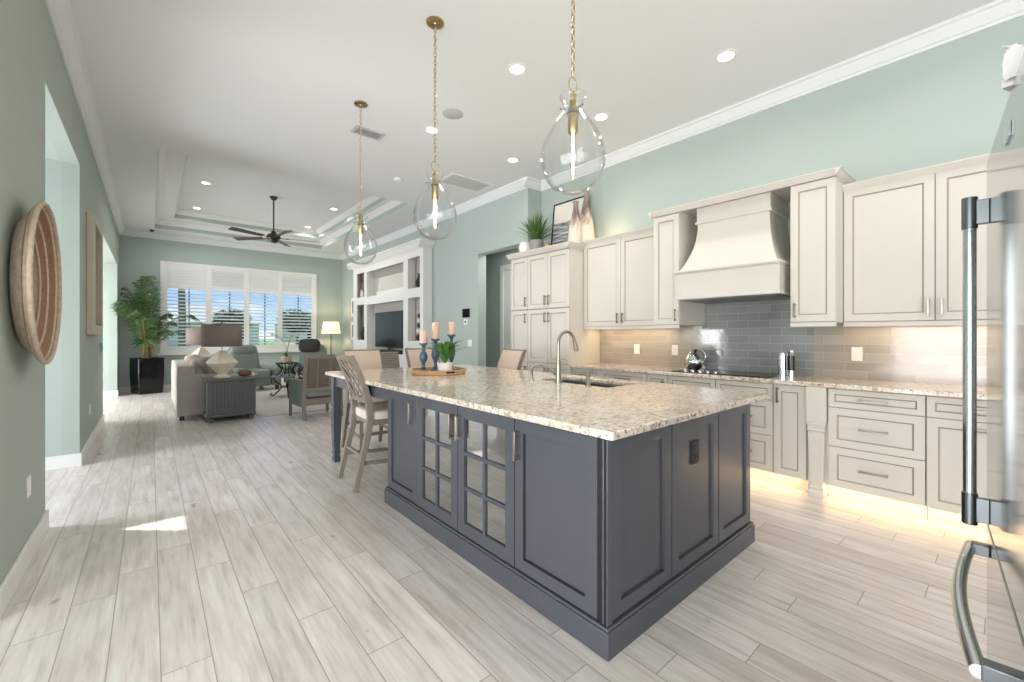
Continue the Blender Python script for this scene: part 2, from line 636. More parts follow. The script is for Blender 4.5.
M['rug'] = mat('pale_grey_rug', (192, 188, 182), 0.95, var=0.12, vscale=7, bump=0.2)
M['iron'] = mat('wrought_iron', (42, 40, 38), 0.5, 0.6)
M['leaf'] = mat('palm_leaf', (52, 86, 36), 0.5, var=0.45, vscale=5)
M['leaf2'] = mat('fern_leaf', (72, 118, 50), 0.5, var=0.55, vscale=26)
M['leaf3'] = mat('spiky_grass_leaf', (80, 112, 58), 0.5, var=0.4, vscale=14)
M['soil'] = mat('potting_soil', (52, 42, 34), 0.95, var=0.3, vscale=40)
M['cane'] = mat('palm_cane', (112, 96, 58), 0.7, var=0.2, vscale=12)
M['whitepot'] = mat('white_ceramic', (232, 230, 226), 0.35)
M['greypot'] = mat('grey_stoneware', (150, 148, 146), 0.6, var=0.1)
M['blueglaze'] = mat('slate_blue_glaze', (66, 92, 112), 0.3, var=0.3, vscale=30, bump=0.2)
M['wax'] = mat('mottled_cream_candle', (218, 188, 164), 0.6, var=0.22, vscale=26, stretch=(1, 1, 0.3))
M['traywood'] = mat('mango_wood_tray', (190, 152, 112), 0.45, var=0.2, vscale=10, stretch=(1, 6, 1))
M['beigeframe'] = mat('beige_shadow_frame', (196, 184, 164), 0.6, var=0.06, vscale=8)
M['vase'] = mat('drip_glaze_vase', (186, 172, 156), 0.4)
M['apron'] = mat('slate_paint_in_shade', (46, 50, 66), 0.35)  # island paint darkened as if in shade, unused
M['grout'] = mat('quarry_grey', (120, 120, 118), 0.8)
M['screen'] = mat('tv_screen', (12, 12, 14), 0.18)
M['fanmetal'] = mat('oil_rubbed_bronze', (66, 60, 54), 0.4, 0.7)
M['fanblade'] = mat('dark_walnut_blade', (74, 68, 62), 0.5, var=0.15, vscale=10)
M['lawn'] = mat('lawn_grass', (104, 142, 76), 0.95, var=0.25, vscale=0.6)
M['stucco'] = mat('pale_stucco', (238, 226, 206), 0.9)
M['roof'] = mat('grey_roof_tile', (176, 174, 172), 0.9, var=0.15, vscale=2)
M['hedge'] = mat('hedge_leaf', (60, 94, 48), 0.9, var=0.5, vscale=3)
M['water'] = mat('lake_water', (60, 96, 120), 0.15)
M['door'] = mat('door_paint', (236, 236, 232), 0.4)


def drip_vase():
    m = M['vase']
    t = NT(m)
    co = t.co((1, 1, 0.35))
    a = t.noise(co, 22, 4, 0.6)
    sp = t.t.nodes.new('ShaderNodeSeparateXYZ')
    tc = t.t.nodes.new('ShaderNodeTexCoord')
    t.t.links.new(tc.outputs['Generated'], sp.inputs[0])
    h = t.math('ADD', sp.outputs['Z'], t.math('MULTIPLY', t.math('SUBTRACT', a, 0.5), 0.9))
    t.color(t.ramp(h, [(0.40, lin((226, 212, 194))), (0.55, lin((176, 158, 142))), (0.72, lin((112, 98, 90))), (0.9, lin((150, 138, 128)))]))


drip_vase()


def seascape():
    m = mat('abstract_seascape_print', (200, 200, 196), 0.5)
    t = NT(m)
    co = t.co((1.0, 1.0, 9.0))
    a = t.noise(co, 3.0, 5, 0.6)
    sp = t.t.nodes.new('ShaderNodeSeparateXYZ')
    tc = t.t.nodes.new('ShaderNodeTexCoord')
    t.t.links.new(tc.outputs['Generated'], sp.inputs[0])
    top = t.math('GREATER_THAN', sp.outputs['Z'], 0.62)
    c = t.ramp(a, [(0.36, lin((70, 78, 86))), (0.5, lin((140, 146, 150))), (0.62, lin((214, 214, 210)))])
    t.color(t.mix(top, c, lin((222, 216, 204))))
    return m


M['print'] = seascape()

# ------------------------------------------------------------------ the room shell
ZC = 3.65     # ceiling
XL = -0.535   # left wall face
XW = 4.62     # kitchen wall face
XN = 4.34     # far part of right wall
YF = 12.85    # window wall
YB = -3.5
fl = MB().add([(-3.4, YB - 0.1, 0), (6.8, YB - 0.1, 0), (6.8, YF + 0.15, 0), (-3.4, YF + 0.15, 0)], [(0, 1, 2, 3)])
struct('floor', fl, M['floor'], smooth=False)

# ceiling with the two-step tray over the living room
TX0, TX1, TY0, TY1 = 0.07, 3.55, 6.95, 12.2
UX0, UX1, UY0, UY1 = 0.39, 3.36, 7.35, 11.79
Z1, Z2 = 3.84, 4.03
c = MB()
c.slab_hole((-0.75, 6.8, YB - 0.1, YF + 0.15), (TX0, TX1, TY0, TY1), ZC, Z1)
c.slab_hole((TX0 - 0.3, TX1 + 0.3, TY0 - 0.3, TY1 + 0.3), (UX0, UX1, UY0, UY1), Z1, Z2)
c.box(UX0 - 0.3, UX1 + 0.3, UY0 - 0.3, UY1 + 0.3, Z2, Z2 + 0.12)
struct('ceiling', c, M['ceil'], smooth=False)
# hall ceilings to the left (an added, unseen slot shapes the sun patch on the floor)
SKX0, SKX1, SKY0, SKY1 = -1.60, -0.70, 3.95, 4.635
c = MB()
c.slab_hole((-3.4, -0.66, YB - 0.1, 5.97), (SKX0, SKX1, SKY0, SKY1), 2.985, 3.15)
c.box(-3.4, -0.66, 5.97, YF + 0.15, 2.78, 2.95)
struct('ceiling_hall', c, M['mint'], smooth=False)

# mint risers and white crown inside the tray
def ring(x0, x1, y0, y1, z0, z1, t):
    m = MB()
    m.box(x0, x0 + t, y0, y1, z0, z1).box(x1 - t, x1, y0, y1, z0, z1)
    m.box(x0 + t, x1 - t, y0, y0 + t, z0, z1).box(x0 + t, x1 - t, y1 - t, y1, z0, z1)
    return m


CROWN = [(0, -0.125), (0.014, -0.125), (0.02, -0.105), (0.034, -0.1), (0.075, -0.045), (0.082, -0.03), (0.1, -0.024), (0.1, 0), (0, 0)]


def crown(mb, p0, p1, nrm, z, sc=1.0):
    """crown moulding along p0->p1 (xy), standing out along nrm from the wall, hung from height z"""
    def f(p): return lambda a, b: (p[0] + nrm[0] * a * sc, p[1] + nrm[1] * a * sc, z + b * sc)
    # winding: keep outward faces whichever direction
    mb.prism(CROWN, f(p0), f(p1))
    return mb


def ring_crown(x0, x1, y0, y1, z, sc):
    m = MB()
    crown(m, (x0, y0), (x0, y1), (1, 0), z, sc)
    crown(m, (x1, y1), (x1, y0), (-1, 0), z, sc)
    crown(m, (x1, y0), (x0, y0), (0, 1), z, sc)
    crown(m, (x0, y1), (x1, y1), (0, -1), z, sc)
    return m


struct('trim_1', ring(TX0, TX1, TY0, TY1, ZC + 0.005, Z1, 0.006), M['mint'], smooth=False)
struct('trim_2', ring_crown(TX0 + 0.006, TX1 - 0.006, TY0 + 0.006, TY1 - 0.006, Z1, 0.8), M['trim'], smooth=False)
struct('trim_3', ring(UX0, UX1, UY0, UY1, Z1 + 0.005, Z2, 0.006), M['mint'], smooth=False)
struct('trim_4', ring_crown(UX0 + 0.006, UX1 - 0.006, UY0 + 0.006, UY1 - 0.006, Z2, 0.8), M['trim'], smooth=False)

# left wall: piers and headers
P1A, P1B = 2.97, 4.17
P2A, P2B = 5.96, 8.66
P3A = 12.15
w = MB()
w.box(XL - 0.125, XL, P1A, P1B, 0, ZC)
w.box(XL - 0.125, XL, P2A, P2B, 0, ZC)
w.box(XL - 0.125, XL, P3A, YF, 0, ZC)
w.box(XL - 0.125, XL, P1B, P2A, 2.985, ZC)
w.box(XL - 0.125, XL, P2B, P3A, 2.78, ZC)
w.box(XL - 0.125, XL, YB, P1A, 2.985, ZC)
struct('wall_left', w, M['sage'], smooth=False)
# hall partitions and outer hall wall with window openings
w = MB()
w.box(-3.4, XL - 0.125, P2A, P2A + 0.12, 0, 2.985)
w.box(-3.4, XL - 0.125, P2B, P2B + 0.12, 0, 2.78)
w.box(-3.4, XL - 0.125, P3A, P3A + 0.12, 0, 2.78)
w.box(-3.4, XL - 0.125, P1A, P1A + 0.12, 0, 2.985)
w.box(-3.4, -3.25, YB, 2.9, 0, 2.985).box(-3.4, -3.25, 5.7, P3A, 0, 2.985)
w.box(-3.4, -3.25, 2.9, 5.7, 2.7, 2.985)
struct('wall_hall', w, M['mint'], smooth=False)
w = MB()
w.box(-3.4, XL - 0.125, YB - 0.12, YB, 0, 2.985)
w.box(XL - 0.125, 4.74, YB - 0.12, YB, 0, ZC)
struct('wall_back', w, M['mint'], smooth=False)
# far wall with the window opening
WX0, WX1, WZ0, WZ1 = 0.24, 3.54, 0.92, 2.97
w = MB()
w.box(XL, WX0, YF, YF + 0.15, 0, ZC).box(WX1, XN, YF, YF + 0.15, 0, ZC)
w.box(WX0, WX1, YF, YF + 0.15, 0, WZ0).box(WX0, WX1, YF, YF + 0.15, WZ1, ZC)
struct('wall_far', w, M['mint'], smooth=False)
# right wall: kitchen run, jog, passage opening, far run
OY0, OY1, OZ = 4.80, 5.985, 2.71
w = MB()
w.box(XW, XW + 0.12, YB, 4.705, 0, ZC)
w.box(XN, XW + 0.12, 4.705, OY0, 0, ZC)
w.box(XN, XN + 0.175, OY0, OY1, OZ, ZC)
w.box(XN, XN + 0.175, OY1, YF + 0.15, 0, ZC)
w.box(XW + 0.12, 5.47, OY0 - 0.14, OY0, 0, ZC)
w.box(XN + 0.175, 5.47, 7.3, 7.42, 0, ZC)
w.box(5.35, 5.47, OY0, 7.3, 0, ZC)
w.box(XN + 0.175, 5.35, OY0, 7.3, OZ + 0.3, OZ + 0.42)
struct('wall_right', w, M['mint'], smooth=False)

# crown moulding
cm = MB()
crown(cm, (XL, YB), (XL, YF), (1, 0), ZC)
crown(cm, (XL, YF), (XN, YF), (0, -1), ZC)
crown(cm, (XN, YF), (XN, 4.705), (-1, 0), ZC)
crown(cm, (XN - 0.1, 4.705), (XW, 4.705), (0, -1), ZC)
crown(cm, (XW, 4.705), (XW, YB), (-1, 0), ZC)
struct('trim_5', cm, M['ceil'], smooth=False)


def base(name, runs):
    m = MB()
    for x0, x1, y0, y1 in runs:
        m.box(x0, x1, y0, y1, 0, 0.13)
    return struct(name, m, M['trim'], bevel=0.004)


base('baseboard_left', [(XL, XL + 0.016, P1A, P1B), (XL - 0.14, XL + 0.016, P1A - 0.016, P1A), (XL - 0.125, XL + 0.016, P1B, P1B + 0.016),
                        (XL, XL + 0.016, P2A, P2B), (XL - 1.6, XL + 0.016, P2A - 0.016, P2A), (XL - 0.125, XL + 0.016, P2B, P2B + 0.016),
                        (XL - 1.6, XL + 0.016, P3A - 0.016, P3A), (XL, XL + 0.016, P3A, YF)])
base('baseboard_far', [(XL + 0.016, XN, YF - 0.016, YF)])
base('baseboard_right', [(XN - 0.016, XN, OY1, 7.5), (XN - 0.016, XN, 11.45, YF - 0.016)])

# door at the end of the passage
d2 = thing('door_1', None, None, (5.349, 6.04, 0), -PI / 2)
d2['kind'] = 'structure'
m = MB()
m.box(-0.55, -0.45, -0.03, -0.001, 0, 2.68).box(0.45, 0.55, -0.03, -0.001, 0, 2.68).box(-0.45, 0.45, -0.03, -0.001, 2.58, 2.68)
m.build('door_casing', M['trim'], d2, bevel=0.004)
m = MB()
m.box(-0.45, 0.45, -0.012, -0.001, 0, 2.58)
for z0, z1 in ((0.15, 1.0), (1.15, 2.40)): m.box(-0.34, 0.34, -0.020, -0.011, z0, z1)
m.build('door_leaf', M['door'], d2, bevel=0.005)
light('passage_fill', 'AREA', (4.95, 5.5, 2.95), 13, CANW, (0, 0, -1), 0.3)  # added unseen lamp that brightens the passage

# ------------------------------------------------------------------ far window
wd = thing('window_1', None, None, (0, YF, 0))
wd['kind'] = 'structure'
m = MB()
m.box(0.17, WX0, -0.03, 0, 0.86, 3.03).box(WX1, 3.61, -0.03, 0, 0.86, 3.03).box(WX0, WX1, -0.03, 0, WZ1, 3.03)
m.box(WX0, WX1, -0.03, 0, 0.86, WZ0)
m.build('window_casing', M['trim'], wd, bevel=0.004)
MB().box(0.12, 3.66, -0.08, 0, 0.82, 0.86).build('window_sill', M['trim'], wd, bevel=0.006)
PX = [(0.24, 1.10), (1.10, 1.90), (1.90, 2.68), (2.68, 3.54)]
m = MB()
for a, b in PX:
    m.box(a, a + 0.04, 0.06, 0.10, WZ0, WZ1).box(b - 0.04, b, 0.06, 0.10, WZ0, WZ1)
    m.box(a + 0.04, b - 0.04, 0.06, 0.10, WZ0, WZ0 + 0.05).box(a + 0.04, b - 0.04, 0.06, 0.10, WZ1 - 0.05, WZ1)
m.build('window_frame', M['trim'], wd)
m = MB()
for a, b in PX:
    mid = (a + b) / 2 + 0.04
    m.box(mid - 0.012, mid + 0.012, 0.07, 0.09, WZ0 + 0.05, WZ1 - 0.05)
m.build('window_mullion', M['blackmat'], wd)
MB().box(WX0 + 0.04, WX1 - 0.04, 0.078, 0.082, WZ0 + 0.05, WZ1 - 0.05).build('window_pane', M['glassw'], wd)
ordn = ['beside the palm', 'second from the palm', 'third from the palm', 'nearest the lit floor lamp']
for (a, b), nm, ut in zip(PX, ordn, (68, 57, 68, 59)):
    s = thing('window_shutter', 'white plantation shutter panel with louvers, ' + nm, 'shutter', (a, YF, 0), 0, 'plantation shutters on the far window')
    wdt = b - a
    fw = 0.06
    m = MB()
    m.box(0, fw, -0.005, 0.03, WZ0, WZ1).box(wdt - fw, wdt, -0.005, 0.03, WZ0, WZ1)
    m.box(fw, wdt - fw, -0.005, 0.03, WZ0, WZ0 + 0.11).box(fw, wdt - fw, -0.005, 0.03, WZ1 - 0.06, WZ1)
    m.box(fw, wdt - fw, -0.005, 0.03, 2.40, 2.48)
    m.build('frame', M['trim'], s, bevel=0.003)
    for nm2, z0, z1, tilt in (('louver_tier', WZ0 + 0.15, 2.40, 17), ('louver_tier', 2.50, WZ1 - 0.06, ut)):
        m = MB()
        z = z0 + 0.02
        while z < z1 - 0.01:
            ca, sa = math.cos(R(tilt)), math.sin(R(tilt))
            hw = 0.042
            m.obox((wdt / 2, 0.012, z), ((wdt - 2 * fw) / 2 - 0.003, 0, 0), (0, hw * ca, hw * sa), (0, -0.005 * sa, 0.005 * ca))
            z += 0.085 if tilt < 30 else 0.072
        m.build(nm2, M['trim'], s)

# ------------------------------------------------------------------ outside
struct('lawn', MB().add([(-60, YF + 0.2, -0.12), (90, YF + 0.2, -0.12), (90, 120, -0.12), (-60, 120, -0.12)], [(0, 1, 2, 3)]), M['lawn'], smooth=False)
struct('lake', MB().add([(-60, 26, -0.10), (7.4, 26, -0.10), (11.0, 47, -0.10), (-60, 47, -0.10)], [(0, 1, 2, 3)]), M['water'], smooth=False)
for i, (x, y, wd_, hgt, lab) in enumerate([(4.0, 56, 11, 4.9, 'pale stucco house with grey hip roof seen through the left window panel'),
                                           (19.0, 54, 12, 5.0, 'pale stucco house with grey hip roof seen through the right window panel')]):
    h = thing('neighbor_house', lab, 'house', (x, y, -0.12), 0.1 * i)
    MB().box(-wd_ / 2, wd_ / 2, 0, 8, 0, 2.7).build('wall', M['stucco'], h)
    r = MB()
    o_ = 0.6
    r.add([(-wd_ / 2 - o_, -o_, 2.7), (wd_ / 2 + o_, -o_, 2.7), (wd_ / 2 + o_, 8 + o_, 2.7), (-wd_ / 2 - o_, 8 + o_, 2.7), (-wd_ / 2 + 4, 4, hgt), (wd_ / 2 - 4, 4, hgt)],
          [(0, 1, 5, 4), (1, 2, 5), (2, 3, 4, 5), (3, 0, 4), (0, 3, 2, 1)])
    r.build('roof', M['roof'], h, smooth=False)
    for k in range(4):
        xx = -wd_ / 2 + 1.5 + k * (wd_ - 3) / 3
        MB().box(xx - 0.5, xx + 0.5, -0.03, 0.0, 0.8, 2.1).build('window', M['screen'], h)


def leafball(mb, c, rx, ry, rz, n, size, seed):
    rnd = random.Random(seed)
    for _ in range(n):
        v = Vector((rnd.gauss(0, 1), rnd.gauss(0, 1), rnd.gauss(0, 1))).normalized() * rnd.uniform(0.5, 1.0)
        p = Vector(c) + Vector((v.x * rx, v.y * ry, v.z * rz))
        a = Vector((rnd.uniform(-1, 1), rnd.uniform(-1, 1), rnd.uniform(-1, 1))).normalized()
        b = a.orthogonal().normalized() * size * 0.4
        a = a * size
        mb.add([p - a, p + b, p + a, p - b], [(0, 1, 2, 3)])


for i, (x, y, lab) in enumerate([(1.4, 17.5, 'low round green shrub on the lawn beyond the window, under the second shutter'),
                                 (4.6, 17.2, 'low round green shrub on the lawn beyond the right shutter'),
                                 (-1.2, 18.4, 'low round green shrub on the lawn behind the palm plant')]):
    mb = MB()
    leafball(mb, (0, 0, 0.42), 0.8, 0.6, 0.42, 420, 0.1, i)
    tag(mb.build('garden_shrub', M['hedge'], None, (x, y, -0.12), smooth=False), lab, 'shrub')
for i, (x, y, lab) in enumerate([(10.6, 44, 'broad green tree across the water seen through the right shutter'), (5.9, 48, 'broad green tree across the water seen through the middle shutters')]):
    t = thing('garden_tree', lab, 'tree', (x, y, -0.12))
    MB().tube([(0, 0, 0), (0.05, 0, 1.0), (0, 0.05, 2.2)], [0.16, 0.13, 0.1], 10).build('trunk', M['greywood'], t)
    mb = MB()
    leafball(mb, (0, 0, 2.7), 1.7, 1.3, 1.2, 700, 0.24, 20 + i)
    mb.build('foliage', M['hedge'], t, smooth=False)
t = thing('palm_tree', 'slim grey trunk of a palm outside the left window panel', 'tree', (0.72, 16.5, -0.12))
MB().tube([(0, 0, 0), (0.03, 0, 1.5), (0.0, 0, 3.0), (0.05, 0, 4.6)], [0.13, 0.10, 0.09, 0.1], 12).build('trunk', M['greywood'], t)
fr = MB()
for k in range(12):
    a = 2 * PI * k / 12
    for j in range(8):
        q0 = j / 8
        q1 = (j + 1) / 8
        def pt(q): return Vector((math.cos(a) * 1.7 * q, math.sin(a) * 1.7 * q, 4.6 + 0.9 * q - 1.9 * q * q))
        p, q = pt(q0), pt(q1)
        sd = Vector((-math.sin(a), math.cos(a), -0.4)) * 0.28
        fr.add([p, q, q + sd, p + sd * 0.8], [(0, 1, 2, 3)])
        sd = Vector((math.sin(a), -math.cos(a), -0.4)) * 0.28
        fr.add([p, q, q + sd, p + sd * 0.8], [(0, 1, 2, 3)])
fr.build('fronds', M['hedge'], t, smooth=False)

# ------------------------------------------------------------------ cabinet builders
def panel_mb(w, h, t=0.02, s=0.06, dep=0.009, b=0.010, mb=None):
    """framed door with a recessed panel, x 0..w, z 0..h, front at y=-t; material 1 on the inner bead"""
    mb = mb or MB()

    def rect(i, y): return [(i, y, i), (w - i, y, i), (w - i, y, h - i), (i, y, h - i)]
    v = rect(0, 0) + rect(0, -t + 0.002) + rect(0.002, -t) + rect(s, -t) + rect(s + b, -t + dep)
    f, mi = [(0, 1, 2, 3)], [0]
    for a, m_ in ((0, 0), (4, 0), (8, 0), (12, 1)):
        for k in range(4):
            j = (k + 1) % 4
            f.append((a + k, a + 4 + k, a + 4 + j, a + j)[::-1])
            mi.append(m_)
    f.append((16, 17, 18, 19))
    mi.append(0)
    base_ = len(mb.v)
    mb.v += v
    mb.f += [tuple(base_ + i for i in q) for q in f]
    mb.m += mi
    return mb


def pull(parent, x, z, length, vertical=True, t=0.02, m=None, r=0.0068, so=0.03, label=None):
    mb = MB()
    h = length / 2
    if vertical:
        mb.bar((x, -t - so, z - h), (x, -t - so, z + h), 2 * r, 2 * r, (0, 1, 0))
        for s_ in (-1, 1): mb.bar((x, -t, z + s_ * (h - 0.012)), (x, -t - so, z + s_ * (h - 0.012)), 2 * r, 2.4 * r)
    else:
        mb.bar((x - h, -t - so, z), (x + h, -t - so, z), 2 * r, 2 * r)
        for s_ in (-1, 1): mb.bar((x + s_ * (h - 0.012), -t, z), (x + s_ * (h - 0.012), -t - so, z), 2.4 * r, 2 * r)
    o = mb.build('handle', m or M['pull'], parent, bevel=0.0015)
    if label: o['label'] = label
    return o


def cabinet(name, label, cat, group, loc, rz, w, depth, z0, z1, fronts, kick=False, rail=0.0, s=0.055):
    c_ = thing(name, label, cat, loc, rz, group)
    mb = MB().box(0, w, 0.002, depth, z0, z1)
    mb.box(0.003, w - 0.003, 0, 0.002, z0 + 0.002, z1 - 0.002, 1)
    mb.build('body', [M['cab'], M['glaze']], c_, smooth=False)
    if kick: MB().box(0, w, 0.07, depth, 0, z0).build('toe_kick', M['cab'], c_)
    if rail: MB().box(0, w, -0.018, 0.006, z0 - rail, z0).build('light_rail', M['cab'], c_, bevel=0.003)
    for kind, x0, x1, a, b, hd in fronts:
        s_ = min(s, (b - a) * 0.28)
        o = panel_mb(x1 - x0, b - a, s=s_).build('drawer' if kind == 'drawer' else 'door', [M['cab'], M['glaze']], c_, (x0, 0, a), smooth=False)
        if hd:
            k_, hx, hz, L = hd
            if k_ == 'k':
                MB().lathe([(0.006, -0.02), (0.006, -0.035), (0.014, -0.04), (0.014, -0.048), (0.0, -0.052)], (hx - x0, 0, hz - a), 12, axis='Y').build('knob', M['pull'], o)
            else:
                pull(o, hx - x0, hz - a, L, k_ == 'v')
    return c_


G = 0.0025  # half gap
XB = 4.07   # base body front (door fronts stand 2 cm proud)
DB = XW - 0.012 - XB


def base_unit(y1, y0, label, fronts, name='base_cabinet', group=None):
    w_ = y1 - y0
    return cabinet(name, label, 'cabinet', group, (XB, y1, 0), -PI / 2, w_, DB, 0.115, 0.880, fronts(w_), kick=True)


def drawers3(w_, hd=True, top=True):
    return [('drawer', G, w_ - G, 0.737, 0.878, ('h', w_ / 2, 0.807, 0.17) if top else None),
            ('drawer', G, w_ - G, 0.432, 0.732, ('h', w_ / 2, 0.585, 0.17)),
            ('drawer', G, w_ - G, 0.117, 0.427, ('h', w_ / 2, 0.275, 0.17))]


base_unit(0.355, -0.17, 'cream base cabinet with a drawer over one door beside the refrigerator',
          lambda w_: [('drawer', G, w_ - G, 0.737, 0.878, ('h', w_ / 2, 0.807, 0.17)), ('door', G, w_ - G, 0.117, 0.732, ('h', w_ / 2, 0.69, 0.15))])
base_unit(0.910, 0.358, 'cream base cabinet of three wide drawers right of the carved post', drawers3, 'drawer_cabinet')
base_unit(1.293, 1.052, 'narrow cream base cabinet with one tall door left of the carved post',
          lambda w_: [('door', G, w_ - G, 0.117, 0.878, ('v', 0.035, 0.79, 0.13))])
base_unit(1.780, 1.296, 'cream drawer cabinet under the right half of the cooktop', lambda w_: drawers3(w_, top=False), 'drawer_cabinet')
base_unit(2.262, 1.783, 'cream drawer cabinet under the left half of the cooktop', lambda w_: drawers3(w_, top=False), 'drawer_cabinet')
base_unit(2.508, 2.265, 'narrow cream base cabinet with a knobbed drawer left of the cooktop',
          lambda w_: [('drawer', G, w_ - G, 0.737, 0.878, ('k', w_ * 0.78, 0.807, 0)), ('door', G, w_ - G, 0.117, 0.732, ('v', 0.035, 0.65, 0.13))])
base_unit(3.118, 2.511, 'wide cream base cabinet with a drawer over two doors behind the island sink',
          lambda w_: [('drawer', G, w_ - G, 0.737, 0.878, ('h', w_ / 2, 0.807, 0.2)), ('door', G, w_ / 2 - G, 0.117, 0.732, ('v', w_ / 2 - 0.04, 0.65, 0.13)),
                      ('door', w_ / 2 + G, w_ - G, 0.117, 0.732, ('v', w_ / 2 + 0.04, 0.65, 0.13))])
base_unit(3.562, 3.121, 'cream base cabinet with a drawer over a door against the tall pantry side',
          lambda w_: [('drawer', G, w_ - G, 0.737, 0.878, ('h', w_ / 2, 0.807, 0.17)), ('door', G, w_ - G, 0.117, 0.732, ('v', w_ - 0.04, 0.65, 0.13))])

# carved post between the base cabinets
p = thing('carved_post', 'cream square carved post with tapered shaft between base cabinets', 'post', (4.075, 0.981, 0))
m = MB().box(-0.062, 0.05, -0.066, 0.066, 0.600, 0.884)
m.box(0.0, 0.06, -0.070, 0.070, 0.115, 0.60)
m.build('post_block', M['cab'], p, bevel=0.004)
m = MB()
SQ = 1.4142


def sq(prof, c=(0, 0, 0), mb=None, n=4):
    """square-section lathe"""
    mb = mb or MB()
    v = []
    for r, z in prof:
        v += [(c[0] - r, c[1] - r, c[2] + z), (c[0] + r, c[1] - r, c[2] + z), (c[0] + r, c[1] + r, c[2] + z), (c[0] - r, c[1] + r, c[2] + z)]
    f = [(3, 2, 1, 0), tuple(4 * (len(prof) - 1) + k for k in range(4))]
    for i in range(len(prof) - 1):
        for k in range(4):
            j = (k + 1) % 4
            f.append((4 * i + k, 4 * i + j, 4 * i + 4 + j, 4 * i + 4 + k))
    return mb.add(v, f)


sq([(0.050, 0.0), (0.052, 0.012), (0.052, 0.05), (0.045, 0.058), (0.045, 0.07), (0.050, 0.078), (0.050, 0.085), (0.040, 0.09), (0.046, 0.2), (0.052, 0.42), (0.054, 0.5), (0.048, 0.53)], (-0.004, 0, 0), m)
MB().box(0.066, 0.08, -0.071, 0.071, 0, 0.115).build('toe_kick', M['cab'], p)
m.build('post_shaft', M['cab'], p, bevel=0.003, smooth=False)
m = sq([(0.050, 0.53), (0.060, 0.536), (0.060, 0.548), (0.054, 0.553), (0.058, 0.565), (0.058, 0.58), (0.063, 0.586), (0.063, 0.6)], (-0.004, 0, 0))
m.build('post_collar', [M['cab']], p, bevel=0.002, smooth=False)

# worktop and splashback
tag(MB().box(4.012, XW - 0.006, -0.78, 3.562, 0.885, 0.92).build('kitchen_worktop', M['granite'], None, bevel=0.006),
    'speckled cream granite worktop along the kitchen wall', 'worktop')
m = MB().box(XW - 0.008, XW, -0.79, 1.14, 0.92, 1.42).box(XW - 0.008, XW, 2.17, 3.566, 0.92, 1.42)
struct('trim_6', m, M['tile_warm'], 'greige glass tile splashback under the wall cabinets', smooth=False)
struct('trim_7', MB().box(XW - 0.010, XW, 1.14, 2.17, 0.92, 1.72), M['tile_grey'], 'grey glass brick tile splashback behind the cooktop', smooth=False)

# wall cabinets
XU = 4.29


def upper(y1, y0, label, xb, z1, fronts, rail=0.035):
    w_ = y1 - y0
    return cabinet('wall_cabinet', label, 'cabinet', None, (xb, y1, 0), -PI / 2, w_, XW - 0.001 - xb, 1.40, z1, fronts(w_), rail=rail)


def two(zt):
    return lambda w_: [('door', G, w_ / 2 - G, 1.405, zt, ('v', w_ / 2 - 0.035, 1.50, 0.12)), ('door', w_ / 2 + G, w_ - G, 1.405, zt, ('v', w_ / 2 + 0.035, 1.50, 0.12))]


upper(0.856, -0.20, 'cream wall cabinet with two wide doors nearest the refrigerator', XU, 2.47, two(2.462))
upper(3.562, 2.432, 'cream wall cabinet with two doors beside the tall pantry', XU, 2.47, two(2.462))
upper(1.168, 0.858, 'tall narrow cream wall cabinet on the right of the range hood', 4.07, 2.56, lambda w_: [('door', G, w_ - G, 1.405, 2.53, ('v', 0.035, 1.50, 0.12))])
upper(2.430, 2.145, 'tall narrow cream wall cabinet on the left of the range hood', 4.07, 2.56, lambda w_: [('door', G, w_ - G, 1.405, 2.53, ('v', w_ - 0.035, 1.50, 0.12))])


def cab_crown(mb, x, y0, y1, z, side0=None, side1=None, sc=0.62):
    """small crown on top of cabinets facing -X with optional returns"""
    crown(mb, (x, y0), (x, y1), (-1, 0), z, sc)
    if side0: crown(mb, (side0, y0), (x - 0.1 * sc, y0), (0, -1), z, sc)
    if side1: crown(mb, (x - 0.1 * sc, y1), (side1, y1), (0, 1), z, sc)


m = MB()
cab_crown(m, 4.052, 0.858, 2.430, 2.592, XW, XU, 0.42)
m.box(4.052, XW, 0.858, 2.43, 2.561, 2.585)
struct('trim_8', m, M['cab'], 'cream crown moulding over the range hood run', smooth=False)
m = MB()
cab_crown(m, XU - 0.02, -0.2, 0.857, 2.505, sc=0.40)
cab_crown(m, XU - 0.02, 2.432, 3.54, 2.505, sc=0.40)
m.box(XU - 0.02, XW, -0.2, 0.857, 2.471, 2.498).box(XU - 0.02, XW, 2.432, 3.566, 2.471, 2.498)
struct('trim_9', m, M['cab'], 'cream crown moulding over the wall cabinets', smooth=False)

# range hood
h = thing('range_hood', 'cream wooden range hood with concave tapered body over the cooktop', 'range hood', (XW, 1.675, 0))
m = MB()
m.box(-0.655, -0.012, -0.455, 0.455, 1.668, 1.895)
m.box(-0.662, -0.012, -0.462, 0.462, 1.645, 1.668)
m.build('mantel', M['cab'], h, bevel=0.004)
m = MB()
m.box(-0.672, -0.012, -0.466, 0.466, 1.905, 1.925)
m.box(-0.664, -0.012, -0.461, 0.461, 1.895, 1.905)
m.build('mantel_shelf', M['cab'], h, bevel=0.004)
m = MB()
N = 14
rings = []
for i in range(N + 1):
    t_ = i / N
    q = (1 - t_) ** 2.1
    hw, xf = 0.322 + 0.112 * q, -0.47 - 0.16 * q
    z = 1.925 + t_ * 0.475
    rings.append([(xf, -hw, z), (-0.012, -hw, z), (-0.012, hw, z), (xf, hw, z)])
v = [p_ for r_ in rings for p_ in r_]
f = []
for i in range(N):
    for k in range(4):
        j = (k + 1) % 4
        f.append((4 * i + j, 4 * i + k, 4 * i + 4 + k, 4 * i + 4 + j))
f += [(0, 1, 2, 3), tuple(4 * N + k for k in (3, 2, 1, 0))]
m.add(v, f)
